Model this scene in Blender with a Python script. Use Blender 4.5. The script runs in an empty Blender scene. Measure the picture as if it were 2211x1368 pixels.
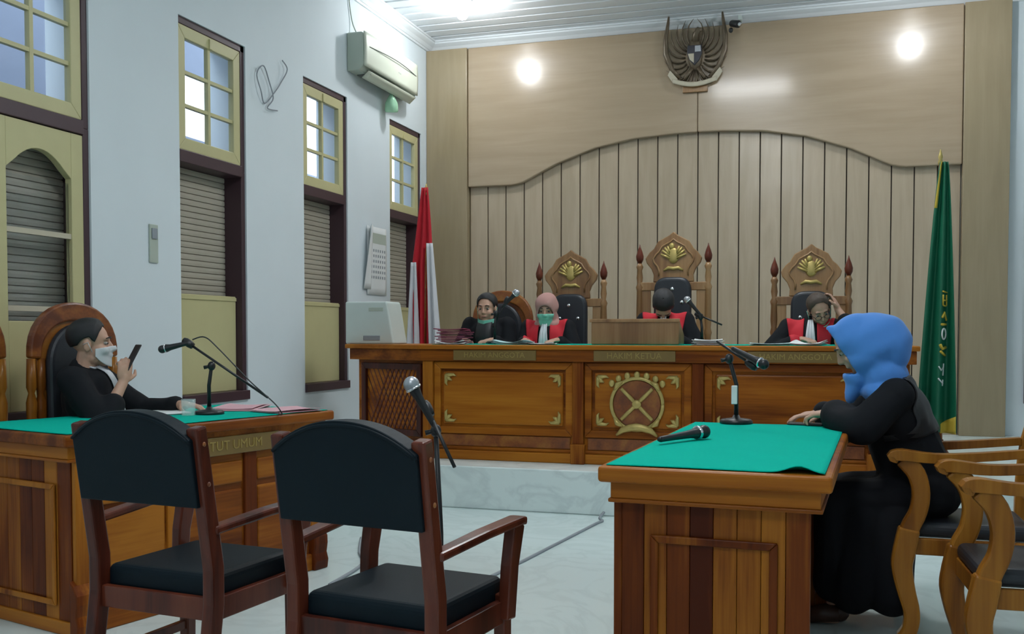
import bpy, math, random
from mathutils import Vector, Matrix, Euler
from mathutils.bvhtree import BVHTree
random.seed(7)
scene = bpy.context.scene
col = scene.collection
PI = math.pi

# ------------------------------------------------------------------ camera, world, exposure
cam_data = bpy.data.cameras.new('camera')
cam_data.sensor_fit = 'HORIZONTAL'; cam_data.sensor_width = 36.0
cam_data.lens = 36.0 * 2150.0 / 2211.0
cam_data.shift_y = (720 + 2150 * math.tan(math.radians(2.0)) - 684) / 2211.0
cam_data.clip_start = 0.05; cam_data.clip_end = 100
cam = bpy.data.objects.new('camera', cam_data); col.objects.link(cam)
cam.location = (0, 0, 1.28)
cam.rotation_euler = (math.radians(88.0), 0, math.radians(17.4))
scene.camera = cam

scene.view_settings.view_transform = 'Standard'
scene.view_settings.look = 'None'
scene.view_settings.gamma = 1.0
scene.view_settings.use_curve_mapping = False
scene.view_settings.exposure = 0.93

world = bpy.data.worlds.new('world'); scene.world = world
world.use_nodes = True
bg = world.node_tree.nodes['Background']
bg.inputs['Color'].default_value = (0.80, 0.90, 1.0, 1)      # flat overcast sky
bg.inputs['Strength'].default_value = 2.2
LAMP_STRENGTH = 140.0
FILL_STRENGTH = 13.0
LAMP_COLOR = (0.95, 0.98, 1.0, 1)

# ------------------------------------------------------------------ materials
def new_mat(name):
    m = bpy.data.materials.new(name); m.use_nodes = True
    nt = m.node_tree; b = nt.nodes['Principled BSDF']
    return m, nt, b
def N(nt, t, **kw):
    n = nt.nodes.new(t)
    for k, v in kw.items(): setattr(n, k, v)
    return n
def plain(name, c, rough=0.5, metal=0.0, noise=0.06, scale=9.0, bump=0.0, coat=0.0, trans=0.0, alpha=1.0, sheen=0.0, spec=None):
    m, nt, b = new_mat(name)
    tc = N(nt, 'ShaderNodeTexCoord'); nz = N(nt, 'ShaderNodeTexNoise')
    nz.inputs['Scale'].default_value = scale; nz.inputs['Detail'].default_value = 5
    nt.links.new(tc.outputs['Object'], nz.inputs['Vector'])
    mx = N(nt, 'ShaderNodeMix', data_type='RGBA')
    mx.inputs[6].default_value = tuple(max(0, x * (1 - noise)) for x in c) + (1,)
    mx.inputs[7].default_value = tuple(min(1, x * (1 + noise)) for x in c) + (1,)
    nt.links.new(nz.outputs['Fac'], mx.inputs[0]); nt.links.new(mx.outputs[2], b.inputs['Base Color'])
    b.inputs['Roughness'].default_value = rough; b.inputs['Metallic'].default_value = metal
    if coat: b.inputs['Coat Weight'].default_value = coat; b.inputs['Coat Roughness'].default_value = 0.15
    if trans: b.inputs['Transmission Weight'].default_value = trans
    if alpha < 1: b.inputs['Alpha'].default_value = alpha
    if sheen: b.inputs['Sheen Weight'].default_value = sheen
    if spec is not None: b.inputs['Specular IOR Level'].default_value = spec
    if bump:
        bp = N(nt, 'ShaderNodeBump'); bp.inputs['Strength'].default_value = bump; bp.inputs['Distance'].default_value = 0.01
        n2 = N(nt, 'ShaderNodeTexNoise'); n2.inputs['Scale'].default_value = scale * 12; n2.inputs['Detail'].default_value = 4
        nt.links.new(tc.outputs['Object'], n2.inputs['Vector'])
        nt.links.new(n2.outputs['Fac'], bp.inputs['Height']); nt.links.new(bp.outputs['Normal'], b.inputs['Normal'])
    return m
def wood(name, dark, mid, light, axis='z', scale=1.0, rough=0.3, coat=0.3, vary=0.35, ring=6.0, fine=True, spec=0.5):
    """varnished wood: stretched noise bands along one axis, fine pores and a per-board tone"""
    m, nt, b = new_mat(name)
    tc = N(nt, 'ShaderNodeTexCoord'); mp = N(nt, 'ShaderNodeMapping')
    st = {'x': (0.12, 1, 1), 'y': (1, 0.12, 1), 'z': (1, 1, 0.12)}[axis]
    mp.inputs['Scale'].default_value = tuple(s * ring * scale for s in st)
    nt.links.new(tc.outputs['Object'], mp.inputs['Vector'])
    oi = N(nt, 'ShaderNodeObjectInfo')
    off = N(nt, 'ShaderNodeMath', operation='MULTIPLY'); off.inputs[1].default_value = 37.0
    nt.links.new(oi.outputs['Random'], off.inputs[0])
    nz = N(nt, 'ShaderNodeTexNoise', noise_dimensions='4D'); nz.inputs['Scale'].default_value = 1.0
    nz.inputs['Detail'].default_value = 6; nz.inputs['Distortion'].default_value = 0.9
    nt.links.new(mp.outputs['Vector'], nz.inputs['Vector']); nt.links.new(off.outputs[0], nz.inputs['W'])
    mp2 = N(nt, 'ShaderNodeMapping')
    mp2.inputs['Scale'].default_value = tuple(s * 70 * scale if s == 1 else s * 20 * scale for s in st)
    nt.links.new(tc.outputs['Object'], mp2.inputs['Vector'])
    n2 = N(nt, 'ShaderNodeTexNoise'); n2.inputs['Scale'].default_value = 1.0; n2.inputs['Detail'].default_value = 3
    nt.links.new(mp2.outputs['Vector'], n2.inputs['Vector'])
    ma = N(nt, 'ShaderNodeMath', operation='MULTIPLY_ADD'); ma.inputs[1].default_value = 0.25 if fine else 0.08
    nt.links.new(n2.outputs['Fac'], ma.inputs[0]); nt.links.new(nz.outputs['Fac'], ma.inputs[2])
    mr = N(nt, 'ShaderNodeMath', operation='MULTIPLY_ADD'); mr.inputs[1].default_value = vary; mr.inputs[2].default_value = -0.125 - vary / 2
    nt.links.new(oi.outputs['Random'], mr.inputs[0])
    ad = N(nt, 'ShaderNodeMath', operation='ADD'); nt.links.new(ma.outputs[0], ad.inputs[0]); nt.links.new(mr.outputs[0], ad.inputs[1])
    cr = N(nt, 'ShaderNodeValToRGB'); e = cr.color_ramp.elements
    e[0].position = 0.30; e[0].color = dark + (1,)
    e[1].position = 0.72; e[1].color = light + (1,)
    k = e.new(0.5); k.color = mid + (1,)
    nt.links.new(ad.outputs[0], cr.inputs['Fac']); nt.links.new(cr.outputs['Color'], b.inputs['Base Color'])
    b.inputs['Roughness'].default_value = rough; b.inputs['Specular IOR Level'].default_value = spec
    b.inputs['Coat Weight'].default_value = coat; b.inputs['Coat Roughness'].default_value = 0.12
    return m
def emit(name, c, s):
    m = bpy.data.materials.new(name); m.use_nodes = True; nt = m.node_tree
    nt.nodes.remove(nt.nodes['Principled BSDF'])
    e = N(nt, 'ShaderNodeEmission'); e.inputs['Color'].default_value = c; e.inputs['Strength'].default_value = s
    nt.links.new(e.outputs[0], nt.nodes['Material Output'].inputs['Surface'])
    return m
def marble(name, base, vein, rough=0.18, amount=0.5):
    m, nt, b = new_mat(name)
    tc = N(nt, 'ShaderNodeTexCoord')
    nz = N(nt, 'ShaderNodeTexNoise'); nz.inputs['Scale'].default_value = 1.6; nz.inputs['Detail'].default_value = 8; nz.inputs['Distortion'].default_value = 2.2
    nt.links.new(tc.outputs['Object'], nz.inputs['Vector'])
    cr = N(nt, 'ShaderNodeValToRGB'); e = cr.color_ramp.elements
    e[0].position = 0.44; e[0].color = base + (1,); e[1].position = 0.56; e[1].color = base + (1,)
    k = e.new(0.5); k.color = tuple(b_ * (1 - amount) + v_ * amount for b_, v_ in zip(base, vein)) + (1,)
    nt.links.new(nz.outputs['Fac'], cr.inputs['Fac']); nt.links.new(cr.outputs['Color'], b.inputs['Base Color'])
    b.inputs['Roughness'].default_value = rough
    return m

M = {}
M['wall'] = plain('white_wall_paint', (0.70, 0.775, 0.81), 0.75, noise=0.03, scale=3, bump=0.03)
M['ceil'] = plain('ceiling_plastic', (0.80, 0.84, 0.88), 0.4, noise=0.03, scale=2)
M['cornice'] = plain('cornice_paint', (0.72, 0.76, 0.78), 0.5, noise=0.02)
M['floor'] = marble('white_marble_floor', (0.68, 0.80, 0.79), (0.50, 0.60, 0.60), 0.2, 0.3)
M['step'] = marble('white_marble_step', (0.78, 0.88, 0.87), (0.52, 0.60, 0.61), 0.3, 0.4)
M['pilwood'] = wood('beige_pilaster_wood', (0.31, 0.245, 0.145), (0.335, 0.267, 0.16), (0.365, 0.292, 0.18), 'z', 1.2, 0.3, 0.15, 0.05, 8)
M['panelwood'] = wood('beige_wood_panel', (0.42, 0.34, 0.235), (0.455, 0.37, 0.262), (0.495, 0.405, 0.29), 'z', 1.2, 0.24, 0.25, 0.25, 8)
M['boardwood'] = wood('beige_upper_board', (0.375, 0.285, 0.185), (0.405, 0.312, 0.207), (0.435, 0.338, 0.228), 'x', 1.0, 0.22, 0.35, 0.05, 8)
M['groove'] = plain('groove_dark', (0.06, 0.05, 0.04), 0.8)
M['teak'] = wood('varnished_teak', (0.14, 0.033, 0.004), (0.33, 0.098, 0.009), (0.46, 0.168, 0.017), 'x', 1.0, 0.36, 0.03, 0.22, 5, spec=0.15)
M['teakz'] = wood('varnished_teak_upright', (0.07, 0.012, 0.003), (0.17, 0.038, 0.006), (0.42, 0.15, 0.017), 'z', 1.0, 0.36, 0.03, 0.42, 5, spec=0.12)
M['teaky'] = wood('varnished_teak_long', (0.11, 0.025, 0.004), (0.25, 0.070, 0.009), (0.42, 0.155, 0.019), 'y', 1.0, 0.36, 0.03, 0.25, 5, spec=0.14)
M['throne'] = wood('carved_throne_wood', (0.17, 0.075, 0.026), (0.30, 0.160, 0.062), (0.40, 0.235, 0.105), 'z', 1.0, 0.35, 0.2, 0.2, 6)
M['mahog'] = wood('dark_mahogany', (0.045, 0.009, 0.005), (0.11, 0.023, 0.011), (0.16, 0.040, 0.018), 'z', 1.0, 0.3, 0.15, 0.2, 8, spec=0.25)
M['antique'] = wood('honey_antique_wood', (0.16, 0.048, 0.006), (0.31, 0.118, 0.014), (0.44, 0.188, 0.025), 'z', 1.0, 0.32, 0.1, 0.25, 8, spec=0.2)
M['archwood'] = wood('reddish_arch_wood', (0.12, 0.028, 0.008), (0.24, 0.07, 0.014), (0.36, 0.14, 0.024), 'y', 1.0, 0.36, 0.15, 0.2, 7)
M['maroon'] = plain('maroon_frame_paint', (0.055, 0.027, 0.035), 0.45)
M['yellow'] = plain('cream_yellow_paint', (0.55, 0.51, 0.27), 0.45, noise=0.05)
M['blind'] = plain('grey_brown_blind', (0.42, 0.385, 0.31), 0.6, noise=0.05)
M['glass'] = plain('window_glass', (0.9, 0.95, 1.0), 0.03, trans=1.0, noise=0.0)
M['glass'].node_tree.nodes['Principled BSDF'].inputs['IOR'].default_value = 1.15
M['verwall'] = plain('veranda_wall', (0.17, 0.20, 0.26), 0.8)
M['leather'] = plain('black_vinyl', (0.003, 0.009, 0.014), 0.5, noise=0.1, scale=20, bump=0.06, spec=0.16)
M['tuft'] = plain('black_tufted_leather', (0.020, 0.023, 0.030), 0.42, noise=0.1, bump=0.05)
M['chrome'] = plain('chrome', (0.8, 0.8, 0.82), 0.12, metal=1.0)
M['blackmetal'] = plain('black_metal', (0.012, 0.013, 0.015), 0.4, noise=0.1)
M['greymetal'] = plain('grey_metal', (0.25, 0.26, 0.28), 0.3, metal=0.8)
M['gold'] = plain('gold_relief', (0.52, 0.40, 0.13), 0.4, metal=0.35, noise=0.2, scale=30)
M['goldtext'] = plain('dull_gold_lettering', (0.36, 0.26, 0.075), 0.45, metal=0.2, noise=0.2, scale=40)
M['clear'] = plain('clear_glass', (0.85, 0.95, 0.95), 0.05, alpha=0.22, noise=0.0)
M['olive'] = plain('nameplate_olive_wood', (0.20, 0.125, 0.032), 0.4, noise=0.15)
M['felt'] = plain('green_felt', (0.003, 0.46, 0.345), 0.9, noise=0.05, scale=6, bump=0.15, spec=0.04)
M['red'] = plain('red_cloth', (0.55, 0.015, 0.03), 0.8, noise=0.08)
M['white'] = plain('white_cloth', (0.68, 0.70, 0.74), 0.8, noise=0.04)
M['paper'] = plain('white_paper', (0.75, 0.78, 0.78), 0.7, noise=0.03)
M['pink'] = plain('pink_paper', (0.72, 0.42, 0.47), 0.7, noise=0.04)
M['maroonpaper'] = plain('maroon_folder', (0.22, 0.035, 0.075), 0.5)
M['bluepaper'] = plain('pale_blue_paper', (0.45, 0.66, 0.68), 0.7)
M['robe'] = plain('black_robe_cloth', (0.007, 0.008, 0.011), 0.85, noise=0.2, scale=14, spec=0.25)
M['robepanel'] = plain('black_satin_panel', (0.018, 0.018, 0.021), 0.5, noise=0.1)
M['skin'] = plain('skin', (0.50, 0.295, 0.21), 0.5, noise=0.06, scale=18)
M['skin2'] = plain('skin_warm', (0.55, 0.32, 0.225), 0.5, noise=0.06, scale=18)
M['hair'] = plain('black_hair', (0.008, 0.008, 0.010), 0.5, noise=0.3, scale=60, bump=0.3)
M['hairbrown'] = plain('greying_brown_hair', (0.055, 0.036, 0.024), 0.55, noise=0.3, scale=60, bump=0.3)
M['bluehijab'] = plain('blue_hijab_cloth', (0.075, 0.26, 0.70), 0.85, noise=0.07, scale=7, bump=0.05, sheen=0.2)
M['pinkhijab'] = plain('dusty_pink_hijab_cloth', (0.46, 0.25, 0.225), 0.85, noise=0.05)
M['mask'] = plain('green_surgical_mask', (0.20, 0.58, 0.45), 0.7, noise=0.04)
M['whitemask'] = plain('white_face_mask', (0.62, 0.64, 0.66), 0.7, noise=0.04)
M['eyewhite'] = plain('eye_white', (0.36, 0.32, 0.29), 0.3)
M['iris'] = plain('dark_iris', (0.012, 0.008, 0.006), 0.2)
M['lips'] = plain('lips', (0.30, 0.10, 0.08), 0.5)
M['flaggreen'] = plain('green_flag_satin', (0.004, 0.13, 0.065), 0.55, noise=0.1)
M['flaggold'] = plain('yellow_fringe', (0.60, 0.44, 0.05), 0.7)
M['acplastic'] = plain('aged_ac_plastic', (0.60, 0.64, 0.53), 0.4, noise=0.03)
M['acgrey'] = plain('ac_side_plastic', (0.44, 0.50, 0.43), 0.45, noise=0.03)
M['acdark'] = plain('ac_outlet_dark', (0.10, 0.11, 0.10), 0.6)
M['bottle'] = plain('green_bottle_plastic', (0.42, 0.75, 0.50), 0.2, noise=0.05, alpha=0.75)
M['plastic'] = plain('pale_plastic', (0.60, 0.68, 0.65), 0.35, noise=0.03)
M['greyprint'] = plain('grey_print', (0.28, 0.31, 0.34), 0.7)
M['garuda'] = plain('bronze_garuda', (0.15, 0.115, 0.075), 0.35, metal=0.3, noise=0.25, scale=25)
M['garudadark'] = plain('dark_shield', (0.045, 0.045, 0.055), 0.35, metal=0.2)
M['ribbon'] = plain('pale_ribbon', (0.55, 0.50, 0.38), 0.5)
M['bluejeans'] = plain('navy_trousers', (0.012, 0.02, 0.06), 0.8)
M['shoe'] = plain('brown_shoe_leather', (0.06, 0.025, 0.015), 0.4)
M['bulb'] = emit('lamp_glow', LAMP_COLOR, LAMP_STRENGTH)
M['fillglow'] = emit('added_fill_glow', LAMP_COLOR, FILL_STRENGTH)  # glow of the added ceiling fill panels
M['lampbase'] = plain('lamp_white_plastic', (0.8, 0.8, 0.8), 0.4)
M['silver'] = plain('silver_grille', (0.42, 0.44, 0.47), 0.35, metal=0.7, noise=0.15, scale=200)

# ------------------------------------------------------------------ mesh helpers
class MB:
    def __init__(s): s.v = []; s.f = []
    def add(s, vs, fs, T=None):
        o = len(s.v)
        s.v += [tuple(T @ Vector(v)) if T else tuple(v) for v in vs]
        s.f += [tuple(i + o for i in f) for f in fs]
        return s
    def box(s, c, d, T=None, tx=1.0, ty=1.0):
        """box with centre c, full size d; tx, ty scale the top face"""
        x, y, z = (k / 2 for k in d)
        vs = [(-x, -y, -z), (x, -y, -z), (x, y, -z), (-x, y, -z), (-x * tx, -y * ty, z), (x * tx, -y * ty, z), (x * tx, y * ty, z), (-x * tx, y * ty, z)]
        vs = [(a + c[0], b + c[1], e + c[2]) for a, b, e in vs]
        return s.add(vs, [(3, 2, 1, 0), (4, 5, 6, 7), (0, 1, 5, 4), (1, 2, 6, 5), (2, 3, 7, 6), (3, 0, 4, 7)], T)
    def bb(s, x0, x1, y0, y1, z0, z1, T=None):
        return s.box(((x0 + x1) / 2, (y0 + y1) / 2, (z0 + z1) / 2), (abs(x1 - x0), abs(y1 - y0), abs(z1 - z0)), T)
    def tube(s, pts, r, n=10, T=None, caps=True, flat=1.0):
        pts = [Vector(p) for p in pts]; k = len(pts)
        rs = r if isinstance(r, (list, tuple)) else [r] * k
        vs, fs = [], []; prev = None
        for i, p in enumerate(pts):
            t = (pts[min(i + 1, k - 1)] - pts[max(i - 1, 0)]).normalized()
            if prev is None:
                a = Vector((0, 0, 1)) if abs(t.z) < 0.9 else Vector((1, 0, 0))
                u = t.cross(a).normalized()
            else:
                u = (prev - t * prev.dot(t)).normalized()
            prev = u; w = t.cross(u)
            for j in range(n):
                an = 2 * PI * j / n
                vs.append(p + (u * math.cos(an) + w * math.sin(an) * flat) * rs[i])
        for i in range(k - 1):
            for j in range(n):
                a = i * n + j; b = i * n + (j + 1) % n
                fs.append((a, b, b + n, a + n))
        if caps:
            fs.append(tuple(reversed(range(n)))); fs.append(tuple(range((k - 1) * n, k * n)))
        return s.add(vs, fs, T)
    def ribbonbar(s, pts, wdir, w, h, T=None, smooth=0):
        """rectangular bar swept along pts; wdir = width direction, w width(s), h height(s) across"""
        pts = [Vector(p) for p in pts]; k = len(pts); wd = Vector(wdir).normalized()
        ws = w if isinstance(w, (list, tuple)) else [w] * k
        hs = h if isinstance(h, (list, tuple)) else [h] * k
        if smooth:
            P_, W_, H_ = [], [], []
            for i in range(k - 1):
                p0, p1, p2, p3 = pts[max(i - 1, 0)], pts[i], pts[i + 1], pts[min(i + 2, k - 1)]
                for q in range(smooth):
                    s_ = q / smooth
                    P_.append(0.5 * ((2 * p1) + (p2 - p0) * s_ + (2 * p0 - 5 * p1 + 4 * p2 - p3) * s_ * s_ + (3 * p1 - p0 - 3 * p2 + p3) * s_ ** 3))
                    W_.append(ws[i] + (ws[i + 1] - ws[i]) * s_); H_.append(hs[i] + (hs[i + 1] - hs[i]) * s_)
            pts, ws, hs = P_ + [pts[-1]], W_ + [ws[-1]], H_ + [hs[-1]]; k = len(pts)
        vs, fs = [], []
        for i, p in enumerate(pts):
            t = (pts[min(i + 1, k - 1)] - pts[max(i - 1, 0)]).normalized()
            nrm = t.cross(wd).normalized()
            for a, b in ((-1, -1), (1, -1), (1, 1), (-1, 1)):
                vs.append(p + wd * (a * ws[i] / 2) + nrm * (b * hs[i] / 2))
        for i in range(k - 1):
            for j in range(4):
                a = i * 4 + j; b = i * 4 + (j + 1) % 4
                fs.append((a, b, b + 4, a + 4))
        fs.append((3, 2, 1, 0)); fs.append(tuple(range((k - 1) * 4, k * 4)))
        return s.add(vs, fs, T)
    def lathe(s, prof, n=16, T=None):
        vs, fs = [], []; k = len(prof)
        for r, z in prof:
            for j in range(n):
                an = 2 * PI * j / n; vs.append((max(r, 1e-4) * math.cos(an), max(r, 1e-4) * math.sin(an), z))
        for i in range(k - 1):
            for j in range(n):
                a = i * n + j; b = i * n + (j + 1) % n
                fs.append((a, b, b + n, a + n))
        fs.append(tuple(reversed(range(n)))); fs.append(tuple(range((k - 1) * n, k * n)))
        return s.add(vs, fs, T)
    def ell(s, c, r, n=14, m=9, T=None, R=None):
        if not isinstance(r, (list, tuple)): r = (r, r, r)
        c = Vector(c); vs = [Vector((0, 0, r[2]))]; fs = []
        for i in range(1, m):
            th = PI * i / m
            for j in range(n):
                ph = 2 * PI * j / n
                vs.append(Vector((r[0] * math.sin(th) * math.cos(ph), r[1] * math.sin(th) * math.sin(ph), r[2] * math.cos(th))))
        vs.append(Vector((0, 0, -r[2]))); L = len(vs) - 1
        for j in range(n):
            fs.append((0, 1 + j, 1 + (j + 1) % n)); a = 1 + (m - 2) * n
            fs.append((a + j, L, a + (j + 1) % n))
        for i in range(m - 2):
            for j in range(n):
                a = 1 + i * n + j; b = 1 + i * n + (j + 1) % n
                fs.append((a, a + n, b + n, b))
        if R: vs = [R @ v for v in vs]
        return s.add([v + c for v in vs], fs, T)
    def cap(s, p0, p1, r0, r1=None, n=12):
        """tapered capsule"""
        r1 = r0 if r1 is None else r1
        s.tube([p0, p1], [r0, r1], n); s.ell(p0, r0, n, 8); s.ell(p1, r1, n, 8)
        return s
    def prism(s, poly, a, b, plane='xz', T=None):
        """extrude a 2D outline; plane 'xz' (along y), 'yz' (along x), 'xy' (along z)"""
        def P(u, v, w): return {'xz': (u, w, v), 'yz': (w, u, v), 'xy': (u, v, w)}[plane]
        n = len(poly)
        vs = [P(u, v, a) for u, v in poly] + [P(u, v, b) for u, v in poly]
        fs = [tuple(range(n - 1, -1, -1)), tuple(range(n, 2 * n))] + [(i, (i + 1) % n, (i + 1) % n + n, i + n) for i in range(n)]
        return s.add(vs, fs, T)
    def grid(s, fn, nu, nv, closed_u=False, T=None):
        vs = []; fs = []
        for j in range(nv + 1):
            for i in range(nu if closed_u else nu + 1):
                vs.append(fn(i / nu, j / nv))
        w = nu if closed_u else nu + 1
        for j in range(nv):
            for i in range(nu):
                a = j * w + i; b = j * w + (i + 1) % w
                fs.append((a, b, b + w, a + w))
        return s.add(vs, fs, T)
    def mesh(s, name, smooth=False):
        import bmesh
        me = bpy.data.meshes.new(name); me.from_pydata([tuple(v) for v in s.v], [], s.f); me.update()
        bm = bmesh.new(); bm.from_mesh(me); bmesh.ops.recalc_face_normals(bm, faces=bm.faces); bm.to_mesh(me); bm.free()
        if smooth:
            me.polygons.foreach_set('use_smooth', [True] * len(me.polygons))
        return me
    def build(s, name, mat, parent=None, smooth=False, bevel=0.0, solid=0.0, subd=0, seg=2):
        o = bpy.data.objects.new(name, s.mesh(name, smooth)); col.objects.link(o)
        o.data.materials.append(M[mat] if isinstance(mat, str) else mat)
        if parent: o.parent = parent
        if solid:
            md = o.modifiers.new('solid', 'SOLIDIFY'); md.thickness = solid; md.offset = 0
        if bevel:
            md = o.modifiers.new('bevel', 'BEVEL'); md.width = bevel; md.segments = seg; md.limit_method = 'ANGLE'; md.angle_limit = 0.6
        if subd:
            md = o.modifiers.new('sub', 'SUBSURF'); md.levels = subd; md.render_levels = subd
        return o
def tag(o, label, cat, group=None):
    o['label'] = label; o['category'] = cat
    if group: o['group'] = group
    return o
def empty(name, loc=(0, 0, 0), rz=0.0, kind=None):
    o = bpy.data.objects.new(name, None); col.objects.link(o); o.empty_display_size = 0.1
    o.location = loc; o.rotation_euler = (0, 0, rz)
    if kind: o['kind'] = kind
    return o
def thing(name, label, cat, loc=(0, 0, 0), rz=0.0, group=None):
    return tag(empty(name, loc, rz), label, cat, group)
def struct(o): o['kind'] = 'structure'; return o
def copy_tree(o, parent=None):
    c = o.copy(); col.objects.link(c); c.parent = parent
    for ch in list(o.children): copy_tree(ch, c)
    return c
def inst(o, name, loc, parent, rot=None, mat=None):
    """another object sharing the mesh of o"""
    c = bpy.data.objects.new(name, o.data); col.objects.link(c); c.location = loc; c.parent = parent
    if rot: c.rotation_euler = rot
    for md in o.modifiers:
        m2 = c.modifiers.new(md.name, md.type)
        for k in ('width', 'segments', 'limit_method', 'angle_limit', 'thickness', 'offset'):
            if hasattr(md, k): setattr(m2, k, getattr(md, k))
    return c
def lettering(text, size, mat, parent, T, depth=0.004, name='letter'):
    """each character becomes its own raised letter"""
    cu = bpy.data.curves.new('txt', 'FONT'); cu.body = text; cu.size = size; cu.extrude = depth
    cu.align_x = 'CENTER'; cu.align_y = 'CENTER'; cu.resolution_u = 2
    t = bpy.data.objects.new('txt', cu); col.objects.link(t)
    dg = bpy.context.evaluated_depsgraph_get(); me = bpy.data.meshes.new_from_object(t.evaluated_get(dg))
    bpy.data.objects.remove(t); bpy.data.curves.remove(cu)
    co = [v.co.copy() for v in me.vertices]; polys = [tuple(p.vertices) for p in me.polygons]
    up = list(range(len(co)))
    def root(i):
        while up[i] != i: up[i] = up[up[i]]; i = up[i]
        return i
    for p in polys:
        for q in p[1:]: up[root(p[0])] = root(q)
    isl = {}
    for p in polys: isl.setdefault(root(p[0]), []).append(p)
    parts = sorted(((min(co[i].x for p in ps for i in p), max(co[i].x for p in ps for i in p), ps) for ps in isl.values()), key=lambda k: k[0])
    runs = []
    for lo, hi, ps in parts:                      # the faces of one character overlap in x
        if runs and (lo + hi) / 2 < runs[-1][1]: runs[-1][1] = max(runs[-1][1], hi); runs[-1][2] += ps
        else: runs.append([lo, hi, list(ps)])
    for lo, hi, ps in runs:
        ids = sorted({i for p in ps for i in p}); mp = {i: k for k, i in enumerate(ids)}
        mb = MB(); mb.add([T @ co[i] for i in ids], [tuple(mp[i] for i in p) for p in ps])
        import bmesh
        m2 = mb.mesh(name); bm = bmesh.new(); bm.from_mesh(m2); bmesh.ops.remove_doubles(bm, verts=bm.verts, dist=1e-5); bm.to_mesh(m2); bm.free()
        o = bpy.data.objects.new(name, m2); col.objects.link(o); o.data.materials.append(M[mat]); o.parent = parent
    bpy.data.meshes.remove(me)
def T_(loc=(0, 0, 0), rx=0, ry=0, rz=0):
    return Matrix.Translation(loc) @ Euler((rx, ry, rz)).to_matrix().to_4x4()
def rect_frame(mb, u0, u1, v0, v1, w, a, b, plane='xz', T=None):
    """mitred rectangular frame between outer u0..u1, v0..v1"""
    o = [(u0, v0), (u1, v0), (u1, v1), (u0, v1)]; i = [(u0 + w, v0 + w), (u1 - w, v0 + w), (u1 - w, v1 - w), (u0 + w, v1 - w)]
    for k in range(4):
        q = (k + 1) % 4
        mb.prism([o[k], o[q], i[q], i[k]], a, b, plane, T)
    return mb

# ------------------------------------------------------------------ room shell
XL, YB, ZC = -4.21, 10.40, 4.50
XR, YF = 3.2, -3.2
floor = struct(MB().bb(XL - 0.3, XR + 0.2, YF - 0.2, YB + 0.2, -0.12, 0).build('floor', 'floor'))
plat = struct(MB().bb(XL, XR - 0.9, 6.84, YB, 0.0, 0.31).build('floor_platform', 'step', bevel=0.008))

WIN = [(4.17, 4.98), (5.85, 6.67), (7.55, 8.36), (9.30, 10.12)]
WZ0, WZ1 = 0.78, 3.45
mb = MB(); TH = 0.32
allw = WIN
edges = [YF] + [e for w in allw for e in w] + [YB + 0.2]
for i in range(0, len(edges), 2):
    mb.bb(XL - TH, XL, edges[i], edges[i + 1], 0, ZC)
for a, b in allw:
    mb.bb(XL - TH, XL, a, b, 0, WZ0); mb.bb(XL - TH, XL, a, b, WZ1, ZC)
struct(mb.build('wall_left', 'wall'))
wb = struct(MB().bb(XL - TH, XR + 0.2, YB, YB + 0.2, 0, ZC).build('wall_back', 'wall'))
struct(MB().bb(XR, XR + 0.2, YF, YB, 0, ZC).build('wall_right', 'wall'))
struct(MB().bb(XL - TH, XR + 0.2, YF - 0.2, YF, 0, ZC).build('wall_rear', 'wall'))
ceil_o = struct(MB().bb(XL - TH, XR + 0.2, YF - 0.2, YB + 0.2, ZC + 0.03, ZC + 0.15).build('ceiling', 'ceil'))
# ceiling boards, each with a small lip so the joint shows
PW = 0.20
prof = [(0.004, 0.0), (PW - 0.034, 0.0), (PW - 0.030, 0.012), (PW - 0.004, 0.012), (PW - 0.002, 0.028), (0.004, 0.028)]
b0 = MB().prism(prof, XL, XR, 'yz').build('ceiling_board', 'ceil', ceil_o)
nb = int((YB - 2.0) / PW)
b0.location = (0, YB - PW, ZC)
for i in range(1, nb):
    inst(b0, 'ceiling_board', (0, YB - PW * (i + 1), ZC), ceil_o)
# crown mouldings
cp = [(0, 0), (0.018, 0), (0.022, 0.02), (0.03, 0.022), (0.05, 0.055), (0.085, 0.085), (0.088, 0.10), (0.10, 0.104), (0.10, 0.12), (0, 0.12)]
struct(MB().prism([(XL + u, ZC - 0.12 + v) for u, v in cp], YF, YB, 'xz').build('trim_1', 'cornice'))
struct(MB().prism([(YB - u, ZC - 0.12 + v) for u, v in cp], XL, XR, 'yz').build('trim_2', 'cornice'))
struct(MB().bb(XL, XL + 0.015, YF, 6.84, 0, 0.12).build('baseboard_left', 'step'))

# wood cladding on the back wall
PX0, PX1 = -3.73, 1.225
def archz(x):
    t = [(-3.9, 2.88), (-3.22, 2.88), (-3.10, 2.905), (-2.98, 2.965), (-2.73, 3.085), (-2.32, 3.225), (-1.91, 3.30), (-1.5, 3.325), (-1.25, 3.33), (-1.0, 3.325), (-0.6, 3.30), (-0.19, 3.225), (0.22, 3.085), (0.47, 2.965), (0.59, 2.905), (0.71, 2.88), (1.5, 2.88)]
    for (a, p), (b, q) in zip(t, t[1:]):
        if a <= x <= b:
            k = (x - a) / (b - a); return p + (q - p) * k
    return 2.88
MB().bb(PX0, PX1, YB - 0.012, YB, 0.31, 3.40).build('groove_backing', 'groove', wb)
npl = 24; pw = (PX1 - PX0) / npl
for i in range(npl):
    a = PX0 + i * pw + 0.0055; b = PX0 + (i + 1) * pw - 0.0055
    top = max(archz(a), archz(b), archz((a + b) / 2)) + 0.05
    MB().bb(-pw / 2 + 0.0055, pw / 2 - 0.0055, -0.012, 0.012, 0, top - 0.31).build('plank', 'panelwood', wb, bevel=0.003).location = ((a + b) / 2, YB - 0.024, 0.31)
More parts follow.
